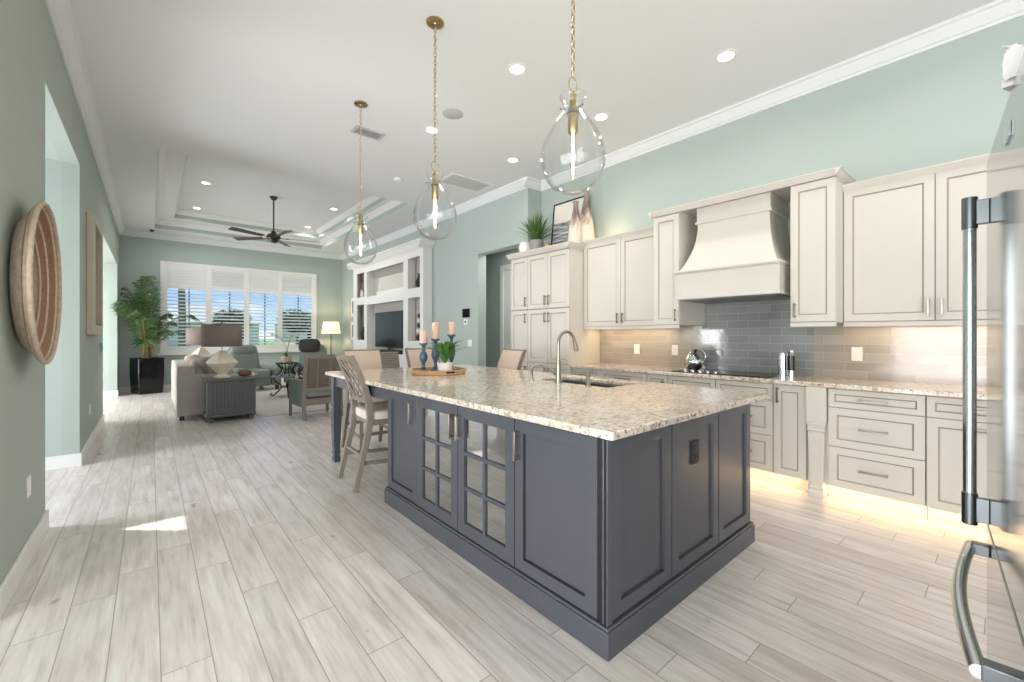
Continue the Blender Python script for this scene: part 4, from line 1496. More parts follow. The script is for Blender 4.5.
# ------------------------------------------------------------------ pendants
def pendant(label, x, y):
    p = thing('pendant_lamp', label, 'pendant lamp', (x, y, 2.02), 0, 'glass pendant lamps over the island')
    H = ZC - 2.02
    MB().lathe([(0.0, H - 0.022), (0.012, H - 0.022), (0.016, H - 0.014), (0.06, H - 0.012), (0.066, H - 0.008), (0.066, H - 0.0005)], n=28).build('canopy', M['brass'], p)
    # chain of links
    z = 0.59
    links = MB()
    i = 0
    while z < H - 0.05:
        L = 0.040
        pts = []
        for k in range(10):
            a = 2 * PI * k / 10
            u_, w_ = 0.0105 * math.cos(a), L / 2 * math.sin(a)
            pts.append((u_ if i % 2 else 0, 0 if i % 2 else u_, z + w_ + L / 2))
        links.tube(pts, 0.0027, 5, closed=True)
        z += L - 0.009
        i += 1
    links.build('chain', M['brass'], p)
    cord = MB().tube([(0.004, 0, 0.5), (0.005, 0.003, 0.9), (0.002, -0.004, 1.3), (0.004, 0.002, H - 0.03)], 0.0016, 6)
    cord.build('cord', M['greyplas'], p)
    rg = MB()
    rg.tube([(0.030 * math.cos(2 * PI * k / 20), 0, 0.547 + 0.036 * math.sin(2 * PI * k / 20)) for k in range(20)], 0.0032, 8, closed=True)
    rg.build('ring', M['brass'], p)
    m = MB().lathe([(0.006, 0.512), (0.014, 0.505), (0.019, 0.49), (0.019, 0.43), (0.026, 0.425), (0.026, 0.31), (0.022, 0.30), (0.0, 0.30)][::-1], n=20)
    m.build('socket', M['brass'], p)
    # clear drop-shaped glass with a flared collar
    prof = [(0.008, 0.0), (0.06, 0.006), (0.105, 0.032), (0.140, 0.08), (0.158, 0.14), (0.160, 0.19), (0.148, 0.245), (0.118, 0.31), (0.083, 0.36), (0.057, 0.395), (0.044, 0.42), (0.043, 0.44), (0.055, 0.465), (0.066, 0.482), (0.066, 0.49)]
    MB().lathe(prof, n=40, caps=False).build('glass_shade', M['glassp'], p, solid=0.005)
    m = MB().lathe([(0.027, 0.395), (0.034, 0.398), (0.034, 0.404), (0.027, 0.407)], n=20)
    for k in range(3):
        a = 2 * PI * k / 3 + 0.5
        m.tube([(0.03 * math.cos(a), 0.03 * math.sin(a), 0.42), (0.062 * math.cos(a), 0.062 * math.sin(a), 0.42)], 0.0025, 6)
        m.ellip((0.064 * math.cos(a), 0.064 * math.sin(a), 0.42), 0.006, 0.006, 0.006, 8, 6)
    m.build('set_screw', M['darksteel'], p)
    b_ = MB().lathe([(0.0, 0.075), (0.008, 0.078), (0.015, 0.095), (0.016, 0.26), (0.013, 0.29), (0.012, 0.305)], n=16, caps=False).build('bulb', M['glassp'], p)
    MB().tube([(0.004, 0, 0.30), (0.004, 0.001, 0.09), (-0.004, 0, 0.09), (-0.004, 0, 0.30)], 0.0028, 6).build('filament', M['fil'], b_)
    light('bulb_glow', 'POINT', (0, 0, 0.19), 2.5, (1.0, 0.85, 0.62), size=0.02, parent=p)
    return p


pend = pendant('clear glass drop pendant nearest the camera, over the sink end of the island', 1.626, 1.425)
for y, lab in ((2.79, 'clear glass drop pendant over the middle of the island'), (4.27, 'clear glass drop pendant over the table end of the island')):
    q = dup(pend, (1.626, y, 2.02), 0, lab)

# ------------------------------------------------------------------ ceiling fixtures
CANS = [(2.462, 2.809, ZC, 'recessed ceiling light above the island sink, between two pendants'), (3.686, 1.533, ZC, 'recessed ceiling light nearest the range hood'),
        (2.454, 4.281, ZC, 'recessed ceiling light beside the round ceiling speaker'), (3.694, 2.839, ZC, 'recessed ceiling light above the worktop left of the hood'),
        (3.703, 4.308, ZC, 'recessed ceiling light in front of the pantry'),
        (2.46, 1.40, ZC, 'recessed ceiling light above the near end of the island, over the camera'), (3.69, 0.20, ZC, 'recessed ceiling light above the worktop beside the refrigerator'),
        (0.756, 9.355, Z2, 'recessed tray ceiling light above the near end of the sofa'), (3.025, 9.482, Z2, 'recessed tray ceiling light near the media wall'),
        (0.758, 11.326, Z2, 'recessed tray ceiling light above the palm side near the window'), (3.03, 11.495, Z2, 'recessed tray ceiling light near the window and lit floor lamp')]
for i, (x, y, z, lab) in enumerate(CANS):
    cl = thing('ceiling_light', lab, 'ceiling light', (x, y, z), 0, 'recessed ceiling lights')
    MB().lathe([(0.062, -0.004), (0.088, -0.005), (0.092, -0.0005), (0.062, -0.0005)], n=32, caps=False).build('trim_ring', M['plate'], cl)
    MB().lathe([(0.0, -0.003), (0.063, -0.003), (0.063, -0.0006), (0, -0.0006)], n=32, caps=False).build('lens', M['led'], cl)
    light('downlight', 'AREA', (0, 0, -0.02), 4.5 if z == ZC else 9, CANW, (0, 0, -1), 0.12, spread=150, parent=cl)
sp = thing('ceiling_speaker', 'round grey ceiling speaker grille between the pendants', 'speaker', (2.446, 3.825, ZC))
MB().lathe([(0.0, -0.004), (0.104, -0.004), (0.112, -0.0005), (0.0, -0.0005)], n=36, caps=False).build('grille', M['greyplas'], sp)
vt = thing('ceiling_vent', 'grey louvered air vent behind the far pendant chain', 'vent', (1.92, 4.82, ZC), R(0))
m = MB()
m.slab_hole((-0.17, 0.17, -0.10, 0.10), (-0.14, 0.14, -0.07, 0.07), -0.012, -0.0005)
m.build('frame', M['greyplas'], vt)
m = MB()
for k in range(6):
    y = -0.06 + k * 0.024
    m.obox((0, y, -0.008), (0.14, 0, 0), (0, 0.009, 0.006), (0, -0.0006, 0.001))
m.build('slat', M['greyplas'], vt)
gr = thing('return_grille', 'wide white return air grille in the ceiling near the passage', 'vent', (3.72, 5.45, ZC))
m = MB().slab_hole((-0.38, 0.38, -0.24, 0.24), (-0.34, 0.34, -0.2, 0.2), -0.008, -0.0005)
m.build('frame', M['plate'], gr)
m = MB()
for k in range(16):
    y = -0.19 + k * 0.0253
    m.obox((0, y, -0.005), (0.34, 0, 0), (0, 0.0115, 0.0025), (0, -0.0004, 0.001))
m.build('slat', M['plate'], gr)
sm = thing('smoke_detector', 'small white smoke detector on the ceiling beyond the far pendant', 'detector', (2.83, 5.95, ZC))
MB().lathe([(0.0, -0.035), (0.05, -0.035), (0.062, -0.025), (0.065, -0.0005), (0, -0.0005)], n=24, caps=False).build('housing', M['plate'], sm)
se = thing('motion_sensor', 'small black sensor dome on the far left ceiling corner', 'sensor', (0.02, 12.45, ZC))
MB().lathe([(0.0, -0.045), (0.03, -0.038), (0.045, -0.0005), (0, -0.0005)], n=20, caps=False).build('dome', M['blackmat'], se)

# ceiling fan in the tray
fn = thing('ceiling_fan', 'dark bronze five blade ceiling fan in the living room tray', 'ceiling fan', (1.85, 9.42, 3.10))
MB().lathe([(0.0, 0.93), (0.07, 0.93), (0.07, 0.915), (0.045, 0.87), (0.02, 0.86), (0, 0.86)], n=24, caps=False).build('canopy', M['fanmetal'], fn)
MB().tube([(0, 0, 0.88), (0, 0, 0.22)], 0.013, 12).build('downrod', M['fanmetal'], fn)
MB().lathe([(0.0, 0.02), (0.05, 0.02), (0.075, 0.05), (0.085, 0.08), (0.11, 0.09), (0.125, 0.12), (0.115, 0.17), (0.06, 0.2), (0.03, 0.25), (0, 0.25)], n=28, caps=False).build('motor_housing', M['fanmetal'], fn)
for k in range(5):
    a = R(-12 + 72 * k)
    m = MB()
    pr = None
    tl = R(12)
    n_ = 8
    v, f = [], []
    for j in range(n_ + 1):
        t_ = j / n_
        r_ = 0.22 + 0.62 * t_
        w_ = (0.05 + 0.022 * t_) * (1 if t_ < 0.9 else 0.85)
        for sg in (-1, 1):
            x, y, z = r_, sg * w_, sg * w_ * math.tan(tl)
            for dz in (-0.004, 0.004):
                v.append((x * math.cos(a) - y * math.sin(a), x * math.sin(a) + y * math.cos(a), 0.12 + z + dz))
    for j in range(n_):
        b = 4 * j
        for q in ((0, 2, 6, 4), (1, 5, 7, 3), (0, 4, 5, 1), (2, 3, 7, 6)):
            f.append(tuple(b + i for i in q))
    f += [(0, 1, 3, 2), tuple(4 * n_ + i for i in (0, 2, 3, 1))]
    bl = m.add(v, f).build('blade', M['fanblade'], fn)
    MB().bar((0.10 * math.cos(a), 0.10 * math.sin(a), 0.115), (0.27 * math.cos(a), 0.27 * math.sin(a), 0.112), 0.035, 0.008).build('blade_iron', M['fanmetal'], bl)

# ------------------------------------------------------------------ left wall things
bk = thing('wall_basket', 'large round whitewashed woven basket hung on the left wall', 'basket', (XL, 3.50, 1.585))
RB = 0.440
prof = [(0.0, 0.004), (0.30, 0.004), (0.355, 0.014), (0.40, 0.05), (RB - 0.004, 0.088)]
m = MB()
m.lathe(prof, n=64, axis='X', caps=False)
m.build('back_shell', M['wicker'], bk)
# coil rows of the bowl's inside
m = MB()
m2 = MB()
for i in range(25):
    t_ = i / 24
    r_ = 0.05 + (RB - 0.014 - 0.05) * t_
    x = 0.014 + 0.068 * max(0, (r_ - 0.27) / (RB - 0.27)) ** 1.2
    tgt = m if (i < 11 and i % 2 == 0) or (i >= 11 and i % 4 == 0) or i == 24 else m2
    tgt.tube([(x, r_ * math.cos(2 * PI * k / 56), r_ * math.sin(2 * PI * k / 56)) for k in range(56)], 0.0095, 6, closed=True)
m2.lathe([(0, 0.022), (0.03, 0.022), (0.045, 0.014), (0.045, 0.006), (0, 0.006)], n=32, axis='X', caps=False)
m.build('pale_coil', M['wicker'], bk)
m2.build('brown_coil', M['wicker_dk'], bk)
m = MB()
m.tube([(0.090, RB * math.cos(2 * PI * k / 64), RB * math.sin(2 * PI * k / 64)) for k in range(64)], 0.0125, 10, closed=True)
m.build('rim', M['wicker'], bk)

mr = thing('framed_mirror', 'deep beige framed wall mirror on the left wall', 'mirror', (XL, 7.03, 1.975))
W2, H2 = 0.53, 0.675
m = MB()
fwid = 0.11
for y0, y1, z0, z1 in ((-W2, -W2 + fwid, -H2, H2), (W2 - fwid, W2, -H2, H2), (-W2 + fwid, W2 - fwid, -H2, -H2 + fwid), (-W2 + fwid, W2 - fwid, H2 - fwid, H2)):
    m.box(0.001, 0.068, y0, y1, z0, z1)
m.build('frame', M['beigeframe'], mr, bevel=0.006)
MB().box(0.001, 0.02, -W2 + fwid, W2 - fwid, -H2 + fwid, H2 - fwid).build('mirror_glass', M['mirror'], mr)
outlet('wall_outlet', 'white outlet on the left wall below the woven basket', (XL, 3.647, 0.43), PI / 2)
outlet('wall_outlet', 'white outlet low on the left wall below the mirror', (XL, 6.85, 0.44), PI / 2)
th = thing('wall_keypad', 'small grey keypad on the left wall beyond the mirror', 'keypad', (XL, 8.2, 1.115), PI / 2)
MB().box(-0.07, 0.07, -0.02, 0, -0.065, 0.065).build('housing', M['darksteel'], th, bevel=0.004)
MB().box(-0.05, 0.05, -0.022, -0.019, 0.0, 0.045).build('display', M['black'], th)

# right wall controls
tp = thing('touch_panel', 'black square touch panel on the green wall beside the passage', 'control panel', (XN, 6.34, 1.69), -PI / 2)
MB().box(-0.11, 0.11, -0.02, 0, -0.08, 0.08).build('housing', M['blackmat'], tp, bevel=0.004)
MB().box(-0.10, 0.10, -0.022, -0.0195, -0.07, 0.07).build('display', M['black'], tp)
ts = thing('thermostat', 'small white thermostat with dark dial below the touch panel', 'thermostat', (XN, 6.345, 1.53), -PI / 2)
MB().box(-0.055, 0.055, -0.022, 0, -0.055, 0.055).build('housing', M['plate'], ts, bevel=0.006)
MB().lathe([(0.0, -0.026), (0.022, -0.026), (0.022, -0.021), (0, -0.021)], n=20, axis='Y', caps=False).build('dial', M['blackmat'], ts)
outlet('light_switch', 'white light switch plate on the green wall below the thermostat', (XN, 6.23, 1.15), -PI / 2, 'switch', w=0.12)

# ------------------------------------------------------------------ media wall
XM = 4.137
mw = thing('media_wall', 'white built in media wall with niches and crown around the television', 'media wall', (XN, 9.48, 0))
o_ = (-XN, -9.48, 0)
m = MB()
for y0, y1 in ((7.565, 7.70), (8.23, 8.44), (10.47, 10.63), (11.15, 11.39)):
    m.box(XM, XM + 0.035, y0, y1, 0, 3.0)
for y0, y1, zs in ((7.70, 8.23, ((0.0, 1.17), (2.07, 2.265), (2.90, 3.0))), (8.44, 10.47, ((0, 0.87), (2.05, 2.25), (2.875, 3.0))), (10.63, 11.15, ((0.0, 1.165), (2.07, 2.265), (2.895, 3.0)))):
    for z0, z1 in zs:
        m.box(XM, XM + 0.035, y0, y1, z0, z1)
m.build('face_frame', M['trim'], mw, o_, smooth=False)
m = MB()
m.box(XM + 0.035, XN - 0.001, 7.567, 7.587, 0, 3.0).box(XM + 0.035, XN - 0.001, 11.37, 11.388, 0, 3.0)
for y in (8.335, 10.55):
    m.box(XM + 0.035, XN - 0.001, y - 0.09, y + 0.09, 0, 3.0)
m.box(XM + 0.035, XN - 0.001, 7.587, 11.37, 2.98, 3.0)
m.box(XM + 0.035, XN - 0.001, 7.587, 11.37, 2.23, 2.25).box(XM + 0.035, XN - 0.001, 7.587, 11.37, 0.85, 0.87)
for y0, y1 in ((7.587, 8.245), (10.64, 11.37)):
    m.box(XM + 0.035, XN - 0.001, y0, y1, 1.145, 1.165)
m.build('carcass', M['trim'], mw, o_, smooth=False)
MB().box(XN - 0.02, XN - 0.002, 7.587, 11.37, 0.87, 2.98).build('back_panel', M['cab_in'], mw, o_, smooth=False)
m = MB()
crown(m, (XM, 7.565), (XM, 11.39), (-1, 0), 3.2, 1.3)
crown(m, (XN, 7.565), (XM - 0.13, 7.565), (0, -1), 3.2, 1.3)
crown(m, (XN, 11.39), (XM - 0.13, 11.39), (0, 1), 3.2, 1.3)
m.box(XM, XN - 0.001, 7.566, 11.389, 3.0, 3.19)
m.build('crown', M['trim'], mw, o_, smooth=False)
tv = thing('television', 'flat black television standing in the centre niche of the media wall', 'television', (4.235, 9.37, 0.871))
m = MB().box(-0.025, 0.02, -0.75, 0.75, 0.13, 0.965)
m.build('housing', M['blackmat'], tv, bevel=0.004)
MB().box(-0.028, -0.024, -0.73, 0.73, 0.15, 0.95).build('screen', M['screen'], tv)
m = MB().box(-0.05, 0.05, -0.28, 0.28, 0, 0.012).box(-0.012, 0.012, -0.06, 0.06, 0.012, 0.17)
m.build('stand', M['blackmat'], tv)
sb = thing('soundbar', 'slim black soundbar lying in front of the television', 'soundbar', (4.145, 9.1, 0.871))
MB().box(-0.02, 0.022, -0.55, 0.55, 0, 0.085).build('housing', M['blackmat'], sb, bevel=0.008)
la = thing('driftwood_panel', 'long pale textured panel lying in the upper centre niche of the media wall', 'wall art', (4.24, 9.30, 2.251))
MB().box(-0.02, 0.02, -0.75, 0.75, 0.0, 0.10).build('ledge', M['trim'], la, bevel=0.005)
MB().box(-0.012, 0.04, -0.72, 0.72, 0.10, 0.44).build('panel', mat('pale_linen_art', (206, 204, 196), 0.8, var=0.18, vscale=6, stretch=(1, 1, 5)), la, rot=(0, R(4), 0), bevel=0.004)
NV = [(4.235, 7.90, 2.266, 0.30, 0.085, 'round dark ring vase in the upper niche nearest the passage'),
      (4.235, 11.0, 2.266, 0.36, 0.06, 'small speckled vase in the upper niche nearest the window'),
      (4.235, 10.95, 1.166, 0.34, 0.06, 'dark bottle vase in the lower niche nearest the window')]
for x, y, z, hh, rr, lab in NV:
    tag(MB().lathe([(rr * 0.6, 0), (rr, hh * 0.25), (rr * 0.95, hh * 0.5), (rr * 0.45, hh * 0.75), (rr * 0.35, hh * 0.92), (rr * 0.5, hh), (rr * 0.3, hh * 0.97)], n=20).build('niche_vase', M['darkfur'] if 'dark' in lab else M['vase'], None, (x, y, z)), lab, 'vase')
for k, (dy, zz, r_) in enumerate(((-0.04, 0, 0.075), (0.03, 0.16, 0.06), (-0.03, 0.29, 0.055), (0.02, 0.41, 0.05), (-0.02, 0.52, 0.045))):
    zb_ = 1.167 + sum(2.0 * q for q in (0.075, 0.06, 0.055, 0.05, 0.045)[:k])
    m = MB().ellip((0, 0, r_), r_, r_, r_, 14, 10)
    tag(m.build('stacked_stone_ball', M['blackmat'] if k % 2 == 0 else M['whitepot'], None, (4.235, 7.90 + dy * 0.3, zb_)),
        '%s ball %s of the stack in the lower niche by the passage' % ('black' if k % 2 == 0 else 'white', ['at the bottom', 'second from the bottom', 'in the middle', 'second from the top', 'on top'][k]), 'ornament', 'stacked balls in the media wall')
for z, lab in ((2.07, 'upper of two framed prints between the media wall and the window corner'), (1.40, 'lower of two framed prints between the media wall and the window corner')):
    p = thing('framed_picture', lab, 'picture', (XN, 11.83, z))
    m = MB()
    a, b = 0.30, 0.29
    m.slab_hole((-a, a, -b, b), (-a + 0.03, a - 0.03, -b + 0.03, b - 0.03), 0, 0.025)
    m.v = [(-zz - 0.001, x, y) for x, y, zz in m.v]
    m.build('frame', M['beigeframe'], p, smooth=False)
    MB().box(-0.012, -0.001, -a + 0.03, a - 0.03, -b + 0.03, b - 0.03).build('mat_board', M['plate'], p)
    MB().box(-0.014, -0.0115, -a + 0.12, a - 0.12, -b + 0.12, b - 0.12).build('print', M['grout'], p)

# ------------------------------------------------------------------ living room
tag(MB().box(1.30, 3.75, 7.62, 10.95, 0.0005, 0.012).build('area_rug', M['rug'], None, bevel=0.004), 'large pale grey area rug in the living room', 'rug')


def cushion(mb, c, rx, ry, rz, p=0.5): return mb.ellip(c, rx, ry, rz, 24, 12, p)


so = thing('sofa', 'pale greige sofa seen from its end, facing the media wall', 'sofa', (0.30, 8.08, 0))
L = 2.36
m = MB().box(0.004, 0.22, 0.02, L - 0.02, 0.062, 0.82)
m.box(0.22, 0.96, 0.02, L - 0.02, 0.062, 0.28)
m.build('frame', M['sofafab'], so, bevel=0.025)
for y0 in (0.0, L - 0.2):
    m = MB()
    prof = [(0.0, 0.06), (1.0, 0.06), (1.0, 0.55), (0.95, 0.64), (0.55, 0.66), (0.10, 0.70), (0.0, 0.70)]
    m.prism(prof, lambda a, b, y=y0: (a, y + 0.2, b), lambda a, b, y=y0: (a, y, b))
    m.build('arm', M['sofafab'], so, bevel=0.02)
for k in range(2):
    w_ = (L - 0.4) / 2
    cushion(MB(), (0.60, 0.2 + w_ * (k + 0.5), 0.37), 0.37, w_ / 2 - 0.004, 0.10, 0.3).build('seat_cushion', M['sofafab'], so)
    cushion(MB(), (0, 0, 0), 0.12, w_ / 2 - 0.006, 0.24, 0.4).build('back_cushion', M['sofafab'], so, (0.325, 0.2 + w_ * (k + 0.5), 0.69), (0, R(-12), 0))
for x in (0.06, 0.92):
    for y in (0.06, L - 0.06):
        MB().box(x - 0.03, x + 0.03, y - 0.03, y + 0.03, 0, 0.06).build('foot', M['blackmat'], so)
pil = MB()
cushion(pil, (0, 0, 0), 0.09, 0.26, 0.25, 0.55)
tag(pil.build('throw_pillow', M['pillowfab'], None, (0.66, 8.46, 0.70), (0, R(-24), R(25))), 'plump taupe throw pillow at the near end of the sofa', 'pillow')
tag(dup(bpy.data.objects['throw_pillow'], (0.62, 8.85, 0.72), 0, 'patterned brown throw pillow behind the near taupe pillow'), None, None).data = bpy.data.objects['throw_pillow'].data.copy()
p2 = [o for o in bpy.data.objects if o.name.startswith('throw_pillow.')][0]
p2.data.materials[0] = mat('brown_print_fabric', (150, 130, 112), 0.9, var=0.6, vscale=14)
p2.rotation_euler = (0, R(-24), R(8))

ch = thing('side_chest', 'grey planked chest with ball feet at the near end of the sofa', 'chest', (0.93, 7.785, 0))
MB().box(-0.30, 0.30, -0.205, 0.205, 0.075, 0.60).build('body', M['trunk'], ch, bevel=0.006)
m = MB()
for k in range(13):
    x = -0.275 + k * 0.0455
    m.box(x, x + 0.040, -0.214, -0.205, 0.14, 0.585)
m.build('front_planks', M['trunk'], ch, bevel=0.003)
MB().box(-0.325, 0.325, -0.228, 0.228, 0.60, 0.635).build('top', M['trunk'], ch, bevel=0.008)
MB().box(-0.315, 0.315, -0.22, 0.22, 0.075, 0.125).build('skirting', M['trunk'], ch, bevel=0.008)
for x in (-0.26, 0.26):
    for y in (-0.17, 0.17):
        MB().ellip((x, y, 0.0375), 0.045, 0.045, 0.0375, 14, 8).build('foot', M['trunk'], ch)


def table_lamp(label, loc, z):
    l = thing('table_lamp', label, 'lamp', (loc[0], loc[1], z), R(20))
    sq([(0.075, 0), (0.085, 0.01), (0.085, 0.03), (0.05, 0.045), (0.045, 0.07), (0.155, 0.23), (0.155, 0.245), (0.05, 0.40), (0.035, 0.42)], n=4).build('base', M['lampcream'], l, bevel=0.006, smooth=False)
    MB().tube([(0, 0, 0.415), (0, 0, 0.84)], 0.008, 8).build('stem', M['brass'], l)
    m = MB().lathe([(0.258, 0.485), (0.258, 0.82)], n=40, caps=False)
    m.build('lamp_shade', M['shade'], l, solid=0.004)
    m = MB()
    for k in range(3):
        a = 2 * PI * k / 3
        m.tube([(0, 0, 0.80), (0.256 * math.cos(a), 0.256 * math.sin(a), 0.80)], 0.003, 6)
    m.lathe([(0.0, 0.835), (0.012, 0.84), (0.016, 0.855), (0.0, 0.87)], n=12, caps=False)
    m.build('finial', M['brass'], l)
    return l


table_lamp('table lamp with taupe drum shade and cream base on the near chest', (0.83, 7.80), 0.636)
et = thing('end_table', 'dark end table at the window end of the sofa', 'table', (0.80, 10.85, 0))
MB().box(-0.28, 0.28, -0.25, 0.25, 0.57, 0.61).build('top', M['trunk'], et, bevel=0.005)
for x in (-0.25, 0.25):
    for y in (-0.22, 0.22):
        MB().box(x - 0.02, x + 0.02, y - 0.02, y + 0.02, 0, 0.57).build('leg', M['trunk'], et)
table_lamp('table lamp with taupe drum shade at the window end of the sofa, half hidden', (0.80, 10.85), 0.611)
cb = thing('decorative_shell', 'brown and white shell ornament on the near chest beside the lamp', 'ornament', (1.13, 7.83, 0.6385))
MB().ellip((0, 0, 0.06), 0.10, 0.06, 0.06, 18, 10).build('shell_body', mat('mottled_shell', (120, 90, 66), 0.5, var=0.8, vscale=22), cb)
MB().lathe([(0.05, 0), (0.03, 0.025), (0.01, 0.06), (0.0, 0.10)], (0.09, 0, 0.03), 12, axis='X').build('shell_spire', M['lampcream'], cb)

# palm in a tall black planter
pl = thing('potted_palm', 'tall feathery palm in a square black planter by the window', 'palm', (-0.06, 12.42, 0))
m = sq([(0.20, 0), (0.215, 0.03), (0.232, 0.42), (0.232, 0.79), (0.205, 0.79), (0.20, 0.74)])
m.build('planter', M['black'], pl, rot=(0, 0, R(20)), bevel=0.03)
MB().box(-0.19, 0.19, -0.19, 0.19, 0.72, 0.745).build('soil', M['soil'], pl, rot=(0, 0, R(20)))
rnd = random.Random(5)
stems = MB()
fol = MB()
for i in range(27):
    a = rnd.uniform(0, 2 * PI)
    reach = rnd.uniform(0.30, 1.05) * (1.0 if math.sin(a) < 0.3 else 0.30)
    if math.cos(a) < -0.4: reach *= 0.9 if math.sin(a) < -0.35 else 0.4
    top = rnd.uniform(0.75, 1.95) - 0.25 * reach
    bx, by = rnd.uniform(-0.07, 0.07), rnd.uniform(-0.07, 0.07)
    dx, dy = math.cos(a), math.sin(a)
    pts = []
    for j in range(15):
        t_ = j / 14
        out = reach * t_ ** 1.45
        zz = 0.74 + top * (1.42 * t_ - 0.42 * t_ ** 3)  - 0.45 * reach * max(0, t_ - 0.5) ** 2 * 4
        pts.append(Vector((bx + dx * out, by + dy * out, zz)))
    stems.tube(pts, [0.014 - 0.011 * (j / 14) for j in range(15)], 5)
    sd = Vector((-dy, dx, 0))
    for j in range(4, 15):
        for sub in range(3):
            t_ = (j + sub / 3) / 14
            if t_ > 1: continue
            p_ = pts[j] if j == 14 else pts[j].lerp(pts[j + 1], sub / 3)
            tan = (pts[min(14, j + 1)] - pts[j - 1]).normalized()
            ln = 0.34 * math.sin(PI * min(1, (t_ - 0.22) / 0.78 * 0.82 + 0.16)) * rnd.uniform(0.8, 1.1)
            for sg in (-1, 1):
                d_ = (sd * sg * 0.85 + tan * 0.6 + Vector((0, 0, rnd.uniform(-0.3, 0.12)))).normalized()
                wv = tan * 0.0075
                mid = p_ + d_ * ln * 0.5 + Vector((0, 0, 0.01))
                tip = p_ + d_ * ln + Vector((0, 0, -0.28 * ln))
                for q_ in (mid, tip, p_):
                    q_.y = min(q_.y, 0.39)
                    if q_.x < -0.44 and q_.y > -0.32: q_.x = -0.44
                fol.add([p_ - wv * 0.5, p_ + wv * 0.5, mid + wv, tip, mid - wv], [(0, 1, 2, 3, 4)])
stems.build('stems', M['cane'], pl)
fol.build('foliage', M['leaf'], pl, smooth=False)

# slat back armchair
ac = thing('wooden_armchair', 'weathered grey wooden armchair with slatted back and teal cushions, seen from behind', 'armchair', (2.02, 7.18, 0), R(4))
for sx in (-1, 1):
    m = MB()
    m.chain([(sx * 0.28, -0.30, 0), (sx * 0.28, -0.27, 0.20), (sx * 0.28, -0.26, 0.40), (sx * 0.28, -0.30, 0.70), (sx * 0.275, -0.36, 0.99)], 0.05, [0.045, 0.05, 0.055, 0.05, 0.042], (1, 0, 0))
    m.build('rear_leg', M['greywood'], ac, bevel=0.004)
    MB().bar((sx * 0.29, 0.32, 0), (sx * 0.29, 0.31, 0.56), 0.036, 0.036, w1=0.05, h1=0.05).build('front_leg', M['greywood'], ac, bevel=0.004)
    MB().chain([(sx * 0.30, -0.29, 0.60), (sx * 0.31, 0.0, 0.60), (sx * 0.31, 0.36, 0.585)], [0.06, 0.075, 0.075], 0.03).build('armrest', M['greywood'], ac, bevel=0.006)
    MB().box(sx * 0.30 - 0.012, sx * 0.30 + 0.012, -0.25, 0.30, 0.20, 0.58).build('side_panel', M['teal'], ac, bevel=0.004)
m = MB()
m.box(-0.29, 0.29, -0.29, -0.25, 0.22, 0.32)
m.build('seat_rail', M['greywood'], ac, bevel=0.004)
MB().box(-0.29, 0.29, 0.29, 0.33, 0.22, 0.34).build('seat_rail', M['greywood'], ac, bevel=0.004)
m = MB()
m.bar((-0.275, -0.355, 0.965), (0.275, -0.355, 0.965), 0.035, 0.06).bar((-0.275, -0.268, 0.46), (0.275, -0.268, 0.46), 0.035, 0.06)
for x in (-0.10, 0.09):
    m.bar((x, -0.268, 0.46), (x, -0.352, 0.96), 0.03, 0.03)
for k in range(22):
    t_ = k / 21
    m.bar((-0.26, -0.262 - 0.088 * t_, 0.50 + 0.43 * t_), (0.26, -0.262 - 0.088 * t_, 0.50 + 0.43 * t_), 0.008, 0.012)
m.build('slatted_back', M['greywood'], ac, bevel=0.002)
cushion(MB(), (0, 0.02, 0.40), 0.27, 0.29, 0.075, 0.35).build('seat_cushion', M['teal'], ac)
cushion(MB(), (0, 0, 0), 0.255, 0.07, 0.25, 0.4).build('back_cushion', M['pillowfab'], ac, (0, -0.20, 0.70), (R(10), 0, 0))


def recliner(label, loc, rz):
    r = thing('recliner', label, 'armchair', loc, rz, 'sea green recliners by the window')
    MB().box(-0.30, 0.30, -0.36, 0.36, 0.10, 0.30).build('base', M['teal'], r, bevel=0.03)
    for sx in (-1, 1):
        m = MB()
        m.box(sx * 0.41 - 0.10, sx * 0.41 + 0.10, -0.44, 0.38, 0.10, 0.55)
        m.build('arm', M['teal'], r, bevel=0.05)
        for y in (-0.38, 0.32):
            MB().box(sx * 0.42 - 0.03, sx * 0.42 + 0.03, y - 0.03, y + 0.03, 0, 0.10).build('foot', M['blackmat'], r)
    cushion(MB(), (0, -0.06, 0.38), 0.30, 0.37, 0.11, 0.35).build('seat_cushion', M['teal'], r)
    cushion(MB(), (0, 0, 0), 0.33, 0.12, 0.36, 0.45).build('back_cushion', M['teal'], r, (0, 0.30, 0.68), (R(-14), 0, 0))
    cushion(MB(), (0, 0, 0), 0.30, 0.10, 0.12, 0.6).build('headrest', M['teal'], r, (0, 0.31, 0.93), (R(-10), 0, 0))
    return r


rc = recliner('sea green leather recliner between the sofa and the orchid', (1.78, 11.55, 0.0125), R(18))
for o in (rc,): o.location.z = 0
dup(rc, (3.15, 11.75, 0), R(-30), 'sea green leather recliner behind the wooden armchair, below the right shutter')
fur = MB()
cushion(fur, (0, 0, 0), 0.25, 0.12, 0.17, 0.5)
tag(fur.build('plush_throw', M['darkfur'], None, (3.10, 11.62, 1.02), (R(-12), 0, R(-30))), 'dark plush cushion over the back of the right recliner', 'cushion')

